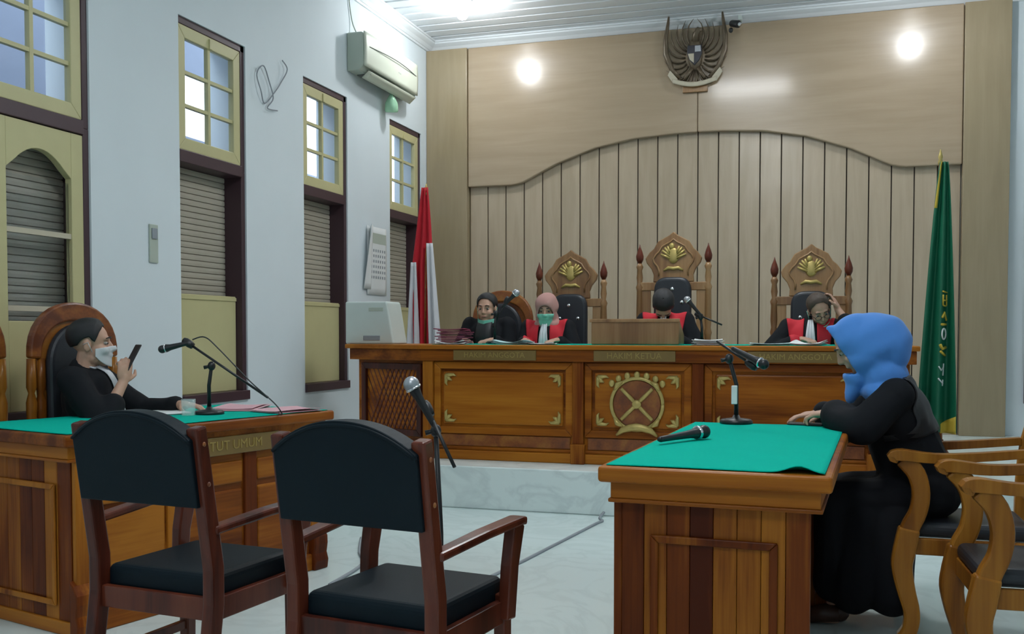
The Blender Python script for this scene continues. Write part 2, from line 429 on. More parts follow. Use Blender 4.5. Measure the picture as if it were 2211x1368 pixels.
for x0, x1 in ((PX0, -1.2525), (-1.2495, PX1)):
    n = 40
    poly = [(x0 + (x1 - x0) * i / n, archz(x0 + (x1 - x0) * i / n)) for i in range(n + 1)] + [(x1, ZC - 0.12), (x0, ZC - 0.12)]
    MB().prism(poly, YB - 0.105, YB - 0.036, 'xz').build('upper_board', 'boardwood', wb, bevel=0.012, seg=3)
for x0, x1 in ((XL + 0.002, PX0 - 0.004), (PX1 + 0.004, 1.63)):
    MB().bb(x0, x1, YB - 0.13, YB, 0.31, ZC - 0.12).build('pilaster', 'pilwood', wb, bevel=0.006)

# windows on the left wall
def window(idx, a, b, closed):
    w = struct(empty('window_%d' % idx)); yc = (a + b) / 2
    xo = XL - 0.165                      # outer plane
    f = MB()
    f.bb(XL - 0.28, XL - 0.012, a, a + 0.01, WZ0, 2.5); f.bb(XL - 0.28, XL - 0.012, b - 0.05, b, WZ0, 2.5)
    f.bb(XL - 0.09, XL - 0.012, a, a + 0.01, 2.5, WZ1); f.bb(XL - 0.09, XL - 0.012, b - 0.05, b, 2.5, WZ1)
    f.bb(XL - 0.09, XL - 0.012, a, b, WZ1 - 0.05, WZ1); f.bb(XL - 0.28, XL + 0.02, a, b, WZ0, WZ0 + 0.07)
    f.build('frame', 'maroon', w, bevel=0.004)
    MB().bb(XL - 0.28, XL - 0.002, a + 0.01, b - 0.05, 2.46, 2.545).build('transom_rail', 'maroon', w, bevel=0.004)
    # transom sash in cream with six panes
    y0, y1, z0, z1 = a + 0.01, b - 0.05, 2.547, 3.40; yc = (y0 + y1) / 2
    s = rect_frame(MB(), y0, y1, z0, z1, 0.085, XL - 0.065, XL - 0.016, 'yz').build('transom_sash', 'yellow', w, bevel=0.005)
    i0, i1, j0, j1 = y0 + 0.085, y1 - 0.085, z0 + 0.085, z1 - 0.085
    MB().bb(XL - 0.06, XL - 0.026, yc - 0.014, yc + 0.014, j0, j1).build('glazing_bar', 'yellow', s)
    for k in (1, 2):
        z = j0 + (j1 - j0) * k / 3
        MB().bb(XL - 0.06, XL - 0.028, i0, i1, z - 0.012, z + 0.012).build('glazing_bar', 'yellow', s)
    hw = (i1 - i0) / 2; hh = (j1 - j0) / 3
    pane = None
    for c in range(2):
        for r in range(3):
            loc = (XL - 0.046, i0 + hw * (c + 0.5), j0 + hh * (r + 0.5))
            if pane is None:
                pane = MB().box((0, 0, 0), (0.004, hw - 0.002, hh - 0.002)).build('pane', 'glass', s); pane.location = loc
            else: inst(pane, 'pane', loc, s)
    MB().box((XL - 0.012, yc, z1 - 0.05), (0.012, 0.03, 0.07)).build('latch', 'yellow', s, bevel=0.003)
    # blind of thin slats behind the lower light
    bl = MB().bb(xo - 0.012, xo - 0.006, a + 0.01, b - 0.05, WZ0 + 0.07, 2.46).build('blind', 'blind', w)
    n = 37; p = (2.46 - WZ0 - 0.08) / n
    s0 = None
    for k in range(n):
        loc = (xo, yc, WZ0 + 0.08 + p * (k + 0.5))
        if s0 is None:
            s0 = MB().prism([(-0.006, -p * 0.48), (0.006, -p * 0.42), (0.008, 0), (0.006, p * 0.42), (-0.006, p * 0.48)], -(b - a) / 2 + 0.032, (b - a) / 2 - 0.032, 'xz').build('slat', 'blind', bl); s0.location = loc
        else: inst(s0, 'slat', loc, bl)
    if closed:
        # glazed casement with an arched head in cream
        y0, y1, z0, z1 = a + 0.01, b - 0.05, WZ0 + 0.07, 2.455
        ia, ib = y0 + 0.165, y1 - 0.095
        n = 16
        arch = []
        for k in range(n + 1):
            t = k / n; u = abs(2 * t - 1)
            hgt = 2.18 + 0.14 * (1 - (u / 0.75) ** 2 * 0.62) if u < 0.75 else 2.18 + 0.0533 * (1 - (u - 0.75) / 0.25 * 0.9) 
            arch.append((ia + (ib - ia) * t, hgt))
        cs = MB()
        x0, x1 = XL - 0.06, XL - 0.014
        cs.bb(x0, x1, y0, ia, z0, z1); cs.bb(x0, x1, ib, y1, z0, z1); cs.bb(x0, x1, ia, ib, z0, z0 + 0.5)
        cs.prism(arch + [(ib, z1), (ia, z1)], x0, x1, 'yz')
        c = cs.build('casement', 'yellow', w, bevel=0.003)
        for z in (1.42, 1.85):
            MB().bb(XL - 0.055, XL - 0.02, ia, ib, z - 0.015, z + 0.015).build('glazing_bar', 'ribbon', c)
        for q0, q1 in ((z0 + 0.5, 1.405), (1.435, 1.835), (1.865, 2.16)):
            MB().bb(XL - 0.042, XL - 0.038, ia, ib, q0, q1).build('pane', 'glass', c)
    else:
        lp = MB().bb(XL - 0.10, XL - 0.065, a + 0.01, b - 0.055, WZ0 + 0.07, 1.56).build('lower_panel', 'yellow', w, bevel=0.006)
        MB().bb(XL - 0.065, XL - 0.057, a + 0.01, b - 0.06, 1.525, 1.55).build('panel_lip', 'yellow', lp)
    return w
for i, (a, b) in enumerate(WIN): window(i + 1, a, b, i == 0)
# veranda wall outside, with openings to the sky
mb = MB(); vx0, vx1 = -6.6, -6.5
ops = [(1.0, 1.8), (3.1, 3.9), (5.2, 6.0), (7.15, 7.95), (9.05, 9.85), (11.5, 12.3)]
ed = [-3.0] + [e for o in ops for e in o] + [14.0]
for i in range(0, len(ed), 2): mb.bb(vx0, vx1, ed[i], ed[i + 1], -0.1, 6.0)
for a, b in ops: mb.bb(vx0, vx1, a, b, -0.1, 3.38); mb.bb(vx0, vx1, a, b, 4.06 if a < 10 else 4.6, 6.0)
struct(mb.build('wall_veranda', 'verwall'))
struct(MB().bb(-6.6, XL - TH, -3, 14, -0.1, -0.0).build('floor_veranda', 'verwall'))
# dark framed window on the far right of the back wall
w = struct(empty('window_5'))
rect_frame(MB(), 1.80, 2.70, 0.62, 2.40, 0.09, YB - 0.04, YB - 0.001, 'xz').build('frame', 'maroon', w, bevel=0.004)
MB().bb(1.89, 2.61, YB - 0.02, YB - 0.005, 0.71, 2.31).build('panel', 'yellow', w)

# ------------------------------------------------------------------ lamps and added fill lights
LAMPS = [(-3.37, 9.15), (0.85, 8.95)]
names = ['round glowing ceiling lamp near the air conditioner', 'round glowing ceiling lamp above the green flag']
proto = None
for i, (x, y) in enumerate(LAMPS):
    if proto is None:
        t = empty('ceiling_lamp'); proto = t
        MB().lathe([(0.0, 0.0), (0.09, 0.0), (0.09, -0.025), (0.05, -0.04), (0.028, -0.05), (0.028, -0.07), (0, -0.07)], 20).build('lamp_holder', 'lampbase', t, smooth=True)
        MB().ell((0, 0, -0.125), (0.06, 0.06, 0.065), 16, 10).build('bulb', 'bulb', t, smooth=True)
    else: t = copy_tree(proto)
    t.location = (x, y, ZC)
    tag(t, names[i], 'lamp', 'round lamps on the ceiling boards')
for i, (x, y, lab) in enumerate(((-0.95, 7.2, "square ceiling light panel above the front of the judges' bench"), (-0.95, 3.0, 'square ceiling light panel above the dark armchairs'), (-0.95, -0.8, 'square ceiling light panel above the public seats'))):
    t = thing('added_fill_light', lab, 'lamp', (x, y, ZC), 0, 'added fill lights on the ceiling boards')
    rect_frame(MB(), -0.52, 0.52, -0.42, 0.42, 0.03, -0.03, 0.0, 'xy').build('panel_rim', 'lampbase', t, bevel=0.004)
    MB().bb(-0.49, 0.49, -0.39, 0.39, -0.022, -0.004).build('diffuser', 'fillglow', t)

# ------------------------------------------------------------------ judges' bench
bench = thing('judges_bench', "long varnished wooden judges' bench with carved nameplates on the marble platform", 'bench', (-1.30, 7.20, 0.31))
BH = 0.885
MB().prism([(-2.47, 0.22), (-1.70, -0.06), (1.70, -0.06), (1.92, 0.02), (1.92, 0.62), (-2.47, 0.78)], BH - 0.035, BH, 'xy').build('counter_top', 'teak', bench, bevel=0.008)
MB().prism([(-2.44, 0.25), (-1.69, -0.035), (1.69, -0.035), (1.90, 0.04), (1.90, 0.60), (-2.44, 0.76)], BH - 0.125, BH - 0.035, 'xy').build('frieze', 'teak', bench, bevel=0.004)
MB().prism([(-2.38, 0.30), (-1.66, 0.03), (1.66, 0.03), (1.86, 0.09), (1.86, 0.12), (-2.38, 0.36)], 0.0, BH - 0.125, 'xy').build('front_board', 'teak', bench)
for x in (-2.36, 1.84):
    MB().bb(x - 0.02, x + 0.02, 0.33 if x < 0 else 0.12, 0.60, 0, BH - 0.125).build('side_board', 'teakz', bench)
MB().prism([(-2.40, 0.27), (-1.68, -0.005), (1.68, -0.005), (1.88, 0.06), (1.88, 0.10), (-2.40, 0.34)], 0.0, 0.075, 'xy').build('plinth', 'teak', bench, bevel=0.01)
MB().prism([(-2.39, 0.285), (-1.67, 0.012), (1.67, 0.012), (1.87, 0.075), (1.87, 0.10), (-2.39, 0.34)], 0.075, 0.10, 'xy').build('plinth_moulding', 'teak', bench, bevel=0.006)
for x in (-1.64, -0.44, 0.44, 1.64):
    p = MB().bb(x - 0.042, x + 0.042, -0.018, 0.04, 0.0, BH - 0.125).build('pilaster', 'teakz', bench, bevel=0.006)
    MB().bb(x - 0.055, x + 0.055, -0.035, 0.03, 0.0, 0.15).build('pilaster_base', 'teakz', p, bevel=0.008)
for x0, x1 in ((-1.595, -0.485), (-0.395, 0.395), (0.485, 1.595)):
    rect_frame(MB(), x0, x1, 0.20, BH - 0.13, 0.055, 0.004, 0.04, 'xz').build('panel_frame', 'teak', bench, bevel=0.006)
    MB().bb(x0 + 0.075, x1 - 0.075, 0.012, 0.04, 0.275, BH - 0.205).build('raised_panel', 'teak', bench, bevel=0.012)
    MB().bb(x0 + 0.02, x1 - 0.02, 0.02, 0.04, 0.105, 0.195).build('lower_panel', 'archwood', bench, bevel=0.006)
# lattice wing panel on the left
a = math.atan2(-0.27, 0.72)
wt = T_((-2.36, 0.285, 0), 0, 0, a)
wp = rect_frame(MB(), 0.03, 0.70, 0.16, BH - 0.15, 0.05, -0.02, 0.01, 'xz', wt).build('wing_frame', 'mahog', bench, bevel=0.004)
for k in range(14):
    x = 0.10 + k * 0.0475
    for sgn in (1, -1):
        mb = MB(); dx = 0.26
        xa, xb = x, x + sgn * dx
        xa2, za2 = xa, 0.21; xb2, zb2 = xb, 0.21 + 0.525
        # clip to the frame opening
        def clip(x0_, z0_, x1_, z1_):
            t0, t1 = 0.0, 1.0
            d = x1_ - x0_
            lo, hi = 0.08, 0.65
            for lim, s_ in ((lo, 1), (hi, -1)):
                if d == 0: continue
                tt = (lim - x0_) / d
                if s_ * d > 0: t0 = max(t0, tt)
                else: t1 = min(t1, tt)
            return t0, t1
        t0, t1 = clip(xa2, za2, xb2, zb2)
        if t1 - t0 < 0.1: continue
        A = Vector((xa2 + (xb2 - xa2) * t0, 0.004 if sgn > 0 else 0.010, za2 + (zb2 - za2) * t0)); B = Vector((xa2 + (xb2 - xa2) * t1, 0.004 if sgn > 0 else 0.010, za2 + (zb2 - za2) * t1))
        mb.ribbonbar([A, B], (0, 1, 0), 0.006, 0.012, wt).build('lattice_strip', 'mahog', wp)
# gold ornaments
def gold_corner(sx, sz):
    mb = MB()
    mb.tube([(0, 0, 0), (0.03 * sx, -0.004, 0.004 * sz), (0.065 * sx, -0.002, 0.0), (0.085 * sx, 0, 0.012 * sz)], [0.012, 0.016, 0.011, 0.003], 8)
    mb.tube([(0, 0, 0), (0.004 * sx, -0.004, 0.03 * sz), (0, -0.002, 0.065 * sz), (0.012 * sx, 0, 0.085 * sz)], [0.012, 0.016, 0.011, 0.003], 8)
    mb.tube([(0.005 * sx, 0, 0.005 * sz), (0.03 * sx, -0.006, 0.035 * sz), (0.05 * sx, -0.002, 0.045 * sz)], [0.014, 0.015, 0.004], 8)
    return mb
for x0, x1 in ((-1.595, -0.485), (-0.395, 0.395), (0.485, 1.595)):
    for sx, x in ((1, x0 + 0.10), (-1, x1 - 0.10)):
        for sz, z in ((1, 0.30), (-1, BH - 0.23)):
            gold_corner(sx, sz).build('corner_ornament', 'gold', bench, smooth=True).location = (x, 0.006, z)
em = MB()
for k in range(36):
    pass
R = 0.165
em.tube([(R * math.cos(t), 0, R * math.sin(t)) for t in [2 * PI * k / 36 for k in range(37)]], 0.012, 8)
emb = em.build('court_emblem', 'gold', bench, smooth=True); emb.location = (0.0, -0.006, 0.455); emb.scale = (1.15, 1, 1.15)
MB().prism([(0.15 * math.cos(2 * PI * k / 24), 0.15 * math.sin(2 * PI * k / 24)) for k in range(24)], 0.0, 0.012, 'xz').build('emblem_disc', 'archwood', emb)
MB().ell((0, -0.01, 0), (0.03, 0.018, 0.03)).build('emblem_boss', 'gold', emb, smooth=True)
for k in range(4):
    an = PI / 4 + k * PI / 2; c, s = math.cos(an), math.sin(an)
    mb = MB().tube([(0.02 * c, -0.008, 0.02 * s), (0.14 * c, -0.008, 0.14 * s)], [0.013, 0.012], 8)
    q = 0.165
    mb.tube([(q * c - 0.04 * s, -0.008, q * s + 0.04 * c), (q * 1.06 * c, -0.014, q * 1.06 * s), (q * c + 0.04 * s, -0.008, q * s - 0.04 * c)], [0.006, 0.018, 0.006], 8)
    mb.build('emblem_spoke', 'gold', emb, smooth=True)
mb = MB()
for k in range(7):
    an = PI * (0.2 + 0.6 * k / 6); mb.ell((0.2 * math.cos(an), 0, 0.055 + 0.13 * math.sin(an)), (0.02, 0.012, 0.024), 8, 6)
mb.build('emblem_crown', 'gold', emb, smooth=True)
mb = MB().tube([(-0.13, 0, -0.20), (-0.09, -0.01, -0.165), (-0.04, -0.01, -0.15), (0, -0.012, -0.145), (0.04, -0.01, -0.15), (0.09, -0.01, -0.165), (0.13, 0, -0.20)], [0.008, 0.02, 0.024, 0.026, 0.024, 0.02, 0.008], 8)
mb.build('emblem_ribbon', 'gold', emb, smooth=True)
for x, wd, txt in ((-1.085, 0.66, 'HAKIM ANGGOTA'), (-0.015, 0.60, 'HAKIM KETUA'), (1.11, 0.64, 'HAKIM ANGGOTA')):
    npl_ = MB().box((0, 0, 0), (wd, 0.014, 0.078)).build('nameplate', 'olive', bench, bevel=0.004); npl_.location = (x, -0.04, BH - 0.078)
    lettering(txt, 0.062 if len(txt) < 12 else 0.058, 'goldtext', npl_, T_((0, -0.0075, 0), PI / 2), 0.003)
bcloth = tag(MB().prism([(-1.62, 0.03), (1.62, 0.03), (1.62, 0.58), (-1.62, 0.58)], 0, 0.004, 'xy').build('bench_cloth', 'felt'), "green felt cover lying along the judges' bench counter", 'cloth'); bcloth.location = (-1.30, 7.20, 0.31 + BH)
ZBT = 0.31 + BH + 0.004

# ------------------------------------------------------------------ thrones behind the bench
def throne(label, x, y, extra_h):
    t = thing('throne_chair', label, 'chair', (x, y, 0.31), PI, "tall carved chairs behind the judges' bench")
    h = extra_h
    # local: faces +Y, back at y = 0
    for sx in (-1, 1):
        prof = [(0.026, 0), (0.026, 0.42), (0.030, 0.46), (0.022, 0.50), (0.026, 0.95), (0.033, 0.98), (0.024, 1.02), (0.03, 1.08), (0.026, 1.20 + h), (0.034, 1.23 + h), (0.02, 1.26 + h), (0.028, 1.31 + h), (0.020, 1.37 + h), (0.031, 1.40 + h), (0.018, 1.43 + h)]
        p = MB().lathe(prof, 12).build('post', 'throne', t, smooth=True); p.location = (sx * 0.285, 0, 0)
        MB().lathe([(0.016, 1.43 + h), (0.03, 1.46 + h), (0.033, 1.49 + h), (0.022, 1.53 + h), (0.010, 1.56 + h), (0.002, 1.59 + h)], 12).build('finial', 'mahog', p, smooth=True)
        MB().bb(sx * 0.235 - 0.045, sx * 0.235 + 0.045, -0.012, 0.012, 0.45, 1.22 + h).build('side_panel', 'throne', t, bevel=0.004)
        MB().ribbonbar([(sx * 0.285, 0.0, 0.72), (sx * 0.30, 0.2, 0.71), (sx * 0.30, 0.42, 0.69), (sx * 0.30, 0.5, 0.66)], (1, 0, 0), 0.06, 0.04).build('arm', 'throne', t, bevel=0.01)
        MB().lathe([(0.022, 0), (0.026, 0.1), (0.018, 0.2), (0.03, 0.4), (0.02, 0.5), (0.024, 0.67)], 12, T_((sx * 0.28, 0.44, 0))).build('leg', 'throne', t, smooth=True)
    MB().bb(-0.30, 0.30, -0.018, 0.018, 1.20 + h, 1.27 + h).build('cross_rail', 'throne', t, bevel=0.006)
    half = [(0.17, 1.27), (0.165, 1.33), (0.185, 1.38), (0.225, 1.43), (0.235, 1.47), (0.20, 1.52), (0.165, 1.55), (0.13, 1.61), (0.075, 1.64), (0.035, 1.66), (0.0, 1.69)]
    poly = [(a, b + h) for a, b in half] + [(-a, b + h) for a, b in reversed(half[:-1])]
    cr = MB().prism(poly, -0.018, 0.018, 'xz').build('crest_panel', 'throne', t, bevel=0.008)
    ins = [(a * 0.72, (b - 1.46) * 0.72 + 1.46 + h) for a, b in half]
    mb = MB(); pts = ins + [(-a, b) for a, b in reversed(ins[:-1])]
    mb.tube([(a, 0.02, b) for a, b in pts], 0.008, 6)
    mb.build('crest_moulding', 'throne', cr, smooth=True)
    e = MB()
    e.ell((0, 0.02, 1.47 + h), (0.035, 0.015, 0.045), 12, 8)
    for sx in (-1, 1):
        for k in range(4):
            an = 0.3 + 0.38 * k
            e.tube([(sx * 0.02, 0.022, 1.455 + h + 0.01 * k), (sx * (0.03 + 0.05 * math.cos(an)), 0.024, 1.46 + h + 0.065 * math.sin(an))], [0.010, 0.006], 6)
    e.tube([(-0.06, 0.02, 1.385 + h), (-0.03, 0.024, 1.40 + h), (0, 0.022, 1.395 + h), (0.03, 0.024, 1.40 + h), (0.06, 0.02, 1.385 + h)], [0.006, 0.011, 0.012, 0.011, 0.006], 6)
    e.ell((0.01, 0.02, 1.525 + h), (0.018, 0.014, 0.018), 8, 6)
    e.v = [(x * 1.35, y, (z - 1.46 - h) * 1.45 + 1.475 + h) for x, y, z in e.v]
    e.build('crest_emblem', 'gold', cr, smooth=True)
    # tufted back cushion
    n = 24; outl = []
    for k in range(n + 1):
        an = PI * k / n; c = math.cos(an); s = math.sin(an)
        outl.append((0.155 * math.copysign(abs(c) ** 0.55, c), 1.16 + h + 0.15 * s ** 0.7))
    outl += [(-0.155, 0.5), (0.155, 0.5)]
    cu = MB().prism(outl, 0.012, 0.085, 'xz').build('back_cushion', 'tuft', t, bevel=0.028, seg=4)
    for bx, bz in ((0.0, 1.21), (-0.08, 1.10), (0.08, 1.10), (0.0, 0.99), (-0.08, 0.88), (0.08, 0.88), (0, 0.77)):
        MB().ell((bx, 0.086, bz + h), (0.016, 0.008, 0.016), 12, 8).build('button', 'chrome', cu, smooth=True)
    MB().bb(-0.28, 0.28, 0.0, 0.50, 0.36, 0.43).build('seat_frame', 'throne', t, bevel=0.01)
    MB().bb(-0.25, 0.25, 0.03, 0.49, 0.43, 0.49).build('seat_cushion', 'tuft', t, bevel=0.025, seg=3)
    return t
throne('carved wooden throne chair with tufted black back behind the pink-hijab judge', -2.085, 8.36, 0.0)
throne('tallest carved throne chair, behind the judge with the bowed head', -1.205, 8.36, 0.13)
throne('carved wooden throne chair behind the judge resting his head on his hand', -0.105, 8.36, 0.0)

# ------------------------------------------------------------------ arched chairs
def arch_chair(label, loc, rz, h=0.0, posts=True):
    t = thing('arched_chair', label, 'chair', loc, rz, 'arched leather-backed chairs')
    # faces +Y
    n = 18; pts = []
    for k in range(n + 1):
        an = PI * k / n; pts.append((0.245 * math.cos(an), 0, 1.08 + h + 0.25 * math.sin(an) ** 0.8))
    MB().ribbonbar(pts, (0, 1, 0), 0.045, [0.07 + 0.03 * math.sin(PI * k / n) for k in range(n + 1)]).build('arch_rail', 'archwood', t, bevel=0.012)
    MB().prism([(0.235 * math.cos(PI * k / n), 1.08 + h + 0.24 * math.sin(PI * k / n) ** 0.8) for k in range(n + 1)] + [(-0.18, 0.55), (0.18, 0.55)], -0.018, 0.004, 'xz').build('back_board', 'archwood', t)
    outl = [(0.190 * math.cos(PI * k / n), 1.05 + h + 0.215 * math.sin(PI * k / n)) for k in range(n + 1)] + [(-0.18, 0.52), (0.18, 0.52)]
    cu = MB().prism(outl, 0.004, 0.06, 'xz').build('back_cushion', 'tuft', t, bevel=0.025, seg=3)
    for bx, bz in ((0.0, 1.10), (-0.09, 0.98), (0.09, 0.98), (0, 0.86), (-0.09, 0.74), (0.09, 0.74)):
        MB().ell((bx, 0.060, bz + h), (0.015, 0.008, 0.015), 12, 8).build('button', 'chrome', cu, smooth=True)
    for sx in (-1, 1):
        MB().bb(sx * 0.27 - 0.025, sx * 0.27 + 0.025, -0.025, 0.025, 0, 0.56).build('leg', 'archwood', t, bevel=0.006)
        MB().bb(sx * 0.27 - 0.022, sx * 0.27 + 0.022, 0.43, 0.475, 0, 0.40).build('leg', 'archwood', t, bevel=0.006)
        MB().bb(sx * 0.275 - 0.05, sx * 0.275 + 0.05, -0.02, 0.02, 0.55, 0.60).build('post_block', 'archwood', t, bevel=0.004)
        for q in (0.205, 0.262):
            prof = [(0.022, 0.60), (0.030, 0.62), (0.032, 0.70), (0.022, 0.74), (0.014, 0.77), (0.026, 0.82), (0.028, 0.92), (0.016, 0.97), (0.026, 1.0), (0.022, 1.08 + h)]
            MB().lathe(prof, 12, T_((sx * q, 0, 0))).build('turned_post', 'antique', t, smooth=True)
        MB().ribbonbar([(sx * 0.275, 0.0, 0.70), (sx * 0.285, 0.22, 0.70), (sx * 0.285, 0.42, 0.67)], (1, 0, 0), 0.05, 0.035).build('arm', 'archwood', t, bevel=0.01)
        MB().lathe([(0.02, 0.40), (0.026, 0.48), (0.014, 0.55), (0.02, 0.68)], 10, T_((sx * 0.275, 0.42, 0))).build('arm_post', 'antique', t, smooth=True)
    MB().bb(-0.28, 0.28, -0.02, 0.48, 0.36, 0.42).build('seat_frame', 'archwood', t, bevel=0.008)
    MB().bb(-0.25, 0.25, 0.04, 0.47, 0.42, 0.48).build('seat_cushion', 'tuft', t, bevel=0.02, seg=3)
    return t

# ------------------------------------------------------------------ desks
def desk(label, loc, rz, W, L, H, side, plate=None):
    """local: x across, y along; side = +1 / -1 is the sitter's open side"""
    t = thing('courtroom_desk', label, 'desk', loc, rz)
    w, l = W / 2, L / 2
    top = MB().bb(-w, w, -l, l, H - 0.052, H).build('desk_top', 'teak' if rz > -0.1 else 'teaky', t, bevel=0.012, seg=3)
    MB().bb(-w + 0.035, w - 0.035, -l + 0.035, l - 0.035, H - 0.105, H - 0.052).build('frieze', 'teak', t, bevel=0.003)
    MB().bb(-w + 0.028, w - 0.028, -l + 0.028, l - 0.028, H - 0.118, H - 0.105).build('frieze_lip', 'teak', t, bevel=0.004)
    zt = H - 0.118; bx = w - 0.065; by = l - 0.065
    # both end panels from upright boards
    for sy in (-1, 1):
        nb_ = 8; bw = 2 * bx / nb_
        for k in range(nb_):
            d = 0.0012 * (k % 3)
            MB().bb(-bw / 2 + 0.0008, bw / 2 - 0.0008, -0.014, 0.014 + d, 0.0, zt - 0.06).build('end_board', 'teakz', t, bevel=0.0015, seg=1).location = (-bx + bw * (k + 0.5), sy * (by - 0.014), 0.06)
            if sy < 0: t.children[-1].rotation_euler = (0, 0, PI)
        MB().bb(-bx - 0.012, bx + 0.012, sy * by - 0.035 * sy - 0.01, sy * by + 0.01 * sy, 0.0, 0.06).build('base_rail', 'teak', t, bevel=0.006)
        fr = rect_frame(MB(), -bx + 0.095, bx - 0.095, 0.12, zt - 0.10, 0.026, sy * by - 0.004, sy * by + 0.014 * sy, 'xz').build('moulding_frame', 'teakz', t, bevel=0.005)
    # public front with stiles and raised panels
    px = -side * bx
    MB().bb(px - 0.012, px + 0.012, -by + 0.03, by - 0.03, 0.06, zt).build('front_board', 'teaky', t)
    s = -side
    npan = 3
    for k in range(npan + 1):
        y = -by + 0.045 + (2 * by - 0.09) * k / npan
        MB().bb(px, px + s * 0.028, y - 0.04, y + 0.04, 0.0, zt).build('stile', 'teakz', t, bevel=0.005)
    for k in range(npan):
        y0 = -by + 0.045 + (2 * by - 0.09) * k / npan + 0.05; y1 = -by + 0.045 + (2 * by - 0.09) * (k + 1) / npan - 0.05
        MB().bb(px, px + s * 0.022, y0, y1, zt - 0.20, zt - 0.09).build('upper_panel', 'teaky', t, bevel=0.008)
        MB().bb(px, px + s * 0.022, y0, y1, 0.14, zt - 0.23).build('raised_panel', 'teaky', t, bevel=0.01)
    MB().bb(px, px + s * 0.034, -by, by, 0.0, 0.09).build('base_rail', 'teaky', t, bevel=0.006)
    for sy in (-1, 1):
        mb = MB()
        prof = [(0.0, 0.0), (0.055, 0.0), (0.062, 0.05), (0.05, 0.09), (0.058, 0.14), (0.056, 0.18), (0.03, 0.22), (0.0, 0.24)]
        mb.prism([(px + s * u, v) for u, v in prof], sy * (by - 0.09), sy * (by + 0.015), 'xz')
        mb.build('scroll_foot', 'teakz', t, bevel=0.008)
    if plate:
        pl = MB().bb(-0.007, 0.007, -0.40, 0.40, -0.045, 0.045).build('nameplate', 'olive', t, bevel=0.004); pl.location = (s * (w - 0.030), 0.02, H - 0.125)
        lettering(plate, 0.066, 'goldtext', pl, T_((s * 0.0075, 0, 0), PI / 2, 0, s * PI / 2), 0.003)
    return t
HD = 0.86
RZL = -math.radians(14.5)
# left desk: near room-side corner at (-2.97, 3.34)
Ld, Wd = 1.63, 0.86
def rot2(x, y, a): return (x * math.cos(a) - y * math.sin(a), x * math.sin(a) + y * math.cos(a))
ox, oy = rot2(Wd / 2, -Ld / 2, RZL)
LD = (-2.97 - ox, 3.34 - oy, 0)
desk('wooden desk under green felt with pink papers beside the windows', LD, RZL, Wd, Ld, HD, -1, 'PENUNTUT UMUM')
RZR = -math.radians(3.0)
Wr, Lr = 0.715, 1.66
ox, oy = rot2(-Wr / 2, -Lr / 2, RZR)
RD = (-0.685 - ox, 3.09 - oy, 0)
desk('wooden desk with upright end boards under green felt beside the blue-hijab woman', RD, RZR, Wr, Lr, HD, 1)
def desk_cloth(label, loc, rz, W, L, inset, fold):
    def fn(u, v):
        x = -W / 2 + inset + (W - 2 * inset) * u; y = -L / 2 + inset + (L - 2 * inset) * v
        z = 0.0035 + 0.0012 * math.sin(9 * x + 5 * y) * math.sin(7 * y - 3 * x)
        if fold:
            dx = (W / 2 - inset - 0.075) - x; dy = y - (-L / 2 + inset)
            g = math.exp(-(dx / 0.045) ** 2) * math.exp(-(dy / 0.05) ** 2)
            z += 0.022 * g
        return (x, y, z)
    o = MB().grid(fn, 40, 70).build('desk_cloth', 'felt', smooth=True, solid=0.003)
    o.location = (loc[0], loc[1], HD); o.rotation_euler = (0, 0, rz)
    return tag(o, label, 'cloth')
desk_cloth('green felt cover on the desk with the pink papers', LD, RZL, Wd, Ld, 0.028, False)
desk_cloth('green felt cover with a puckered corner on the desk of the blue-hijab woman', RD, RZR, Wr, Lr, 0.024, True)

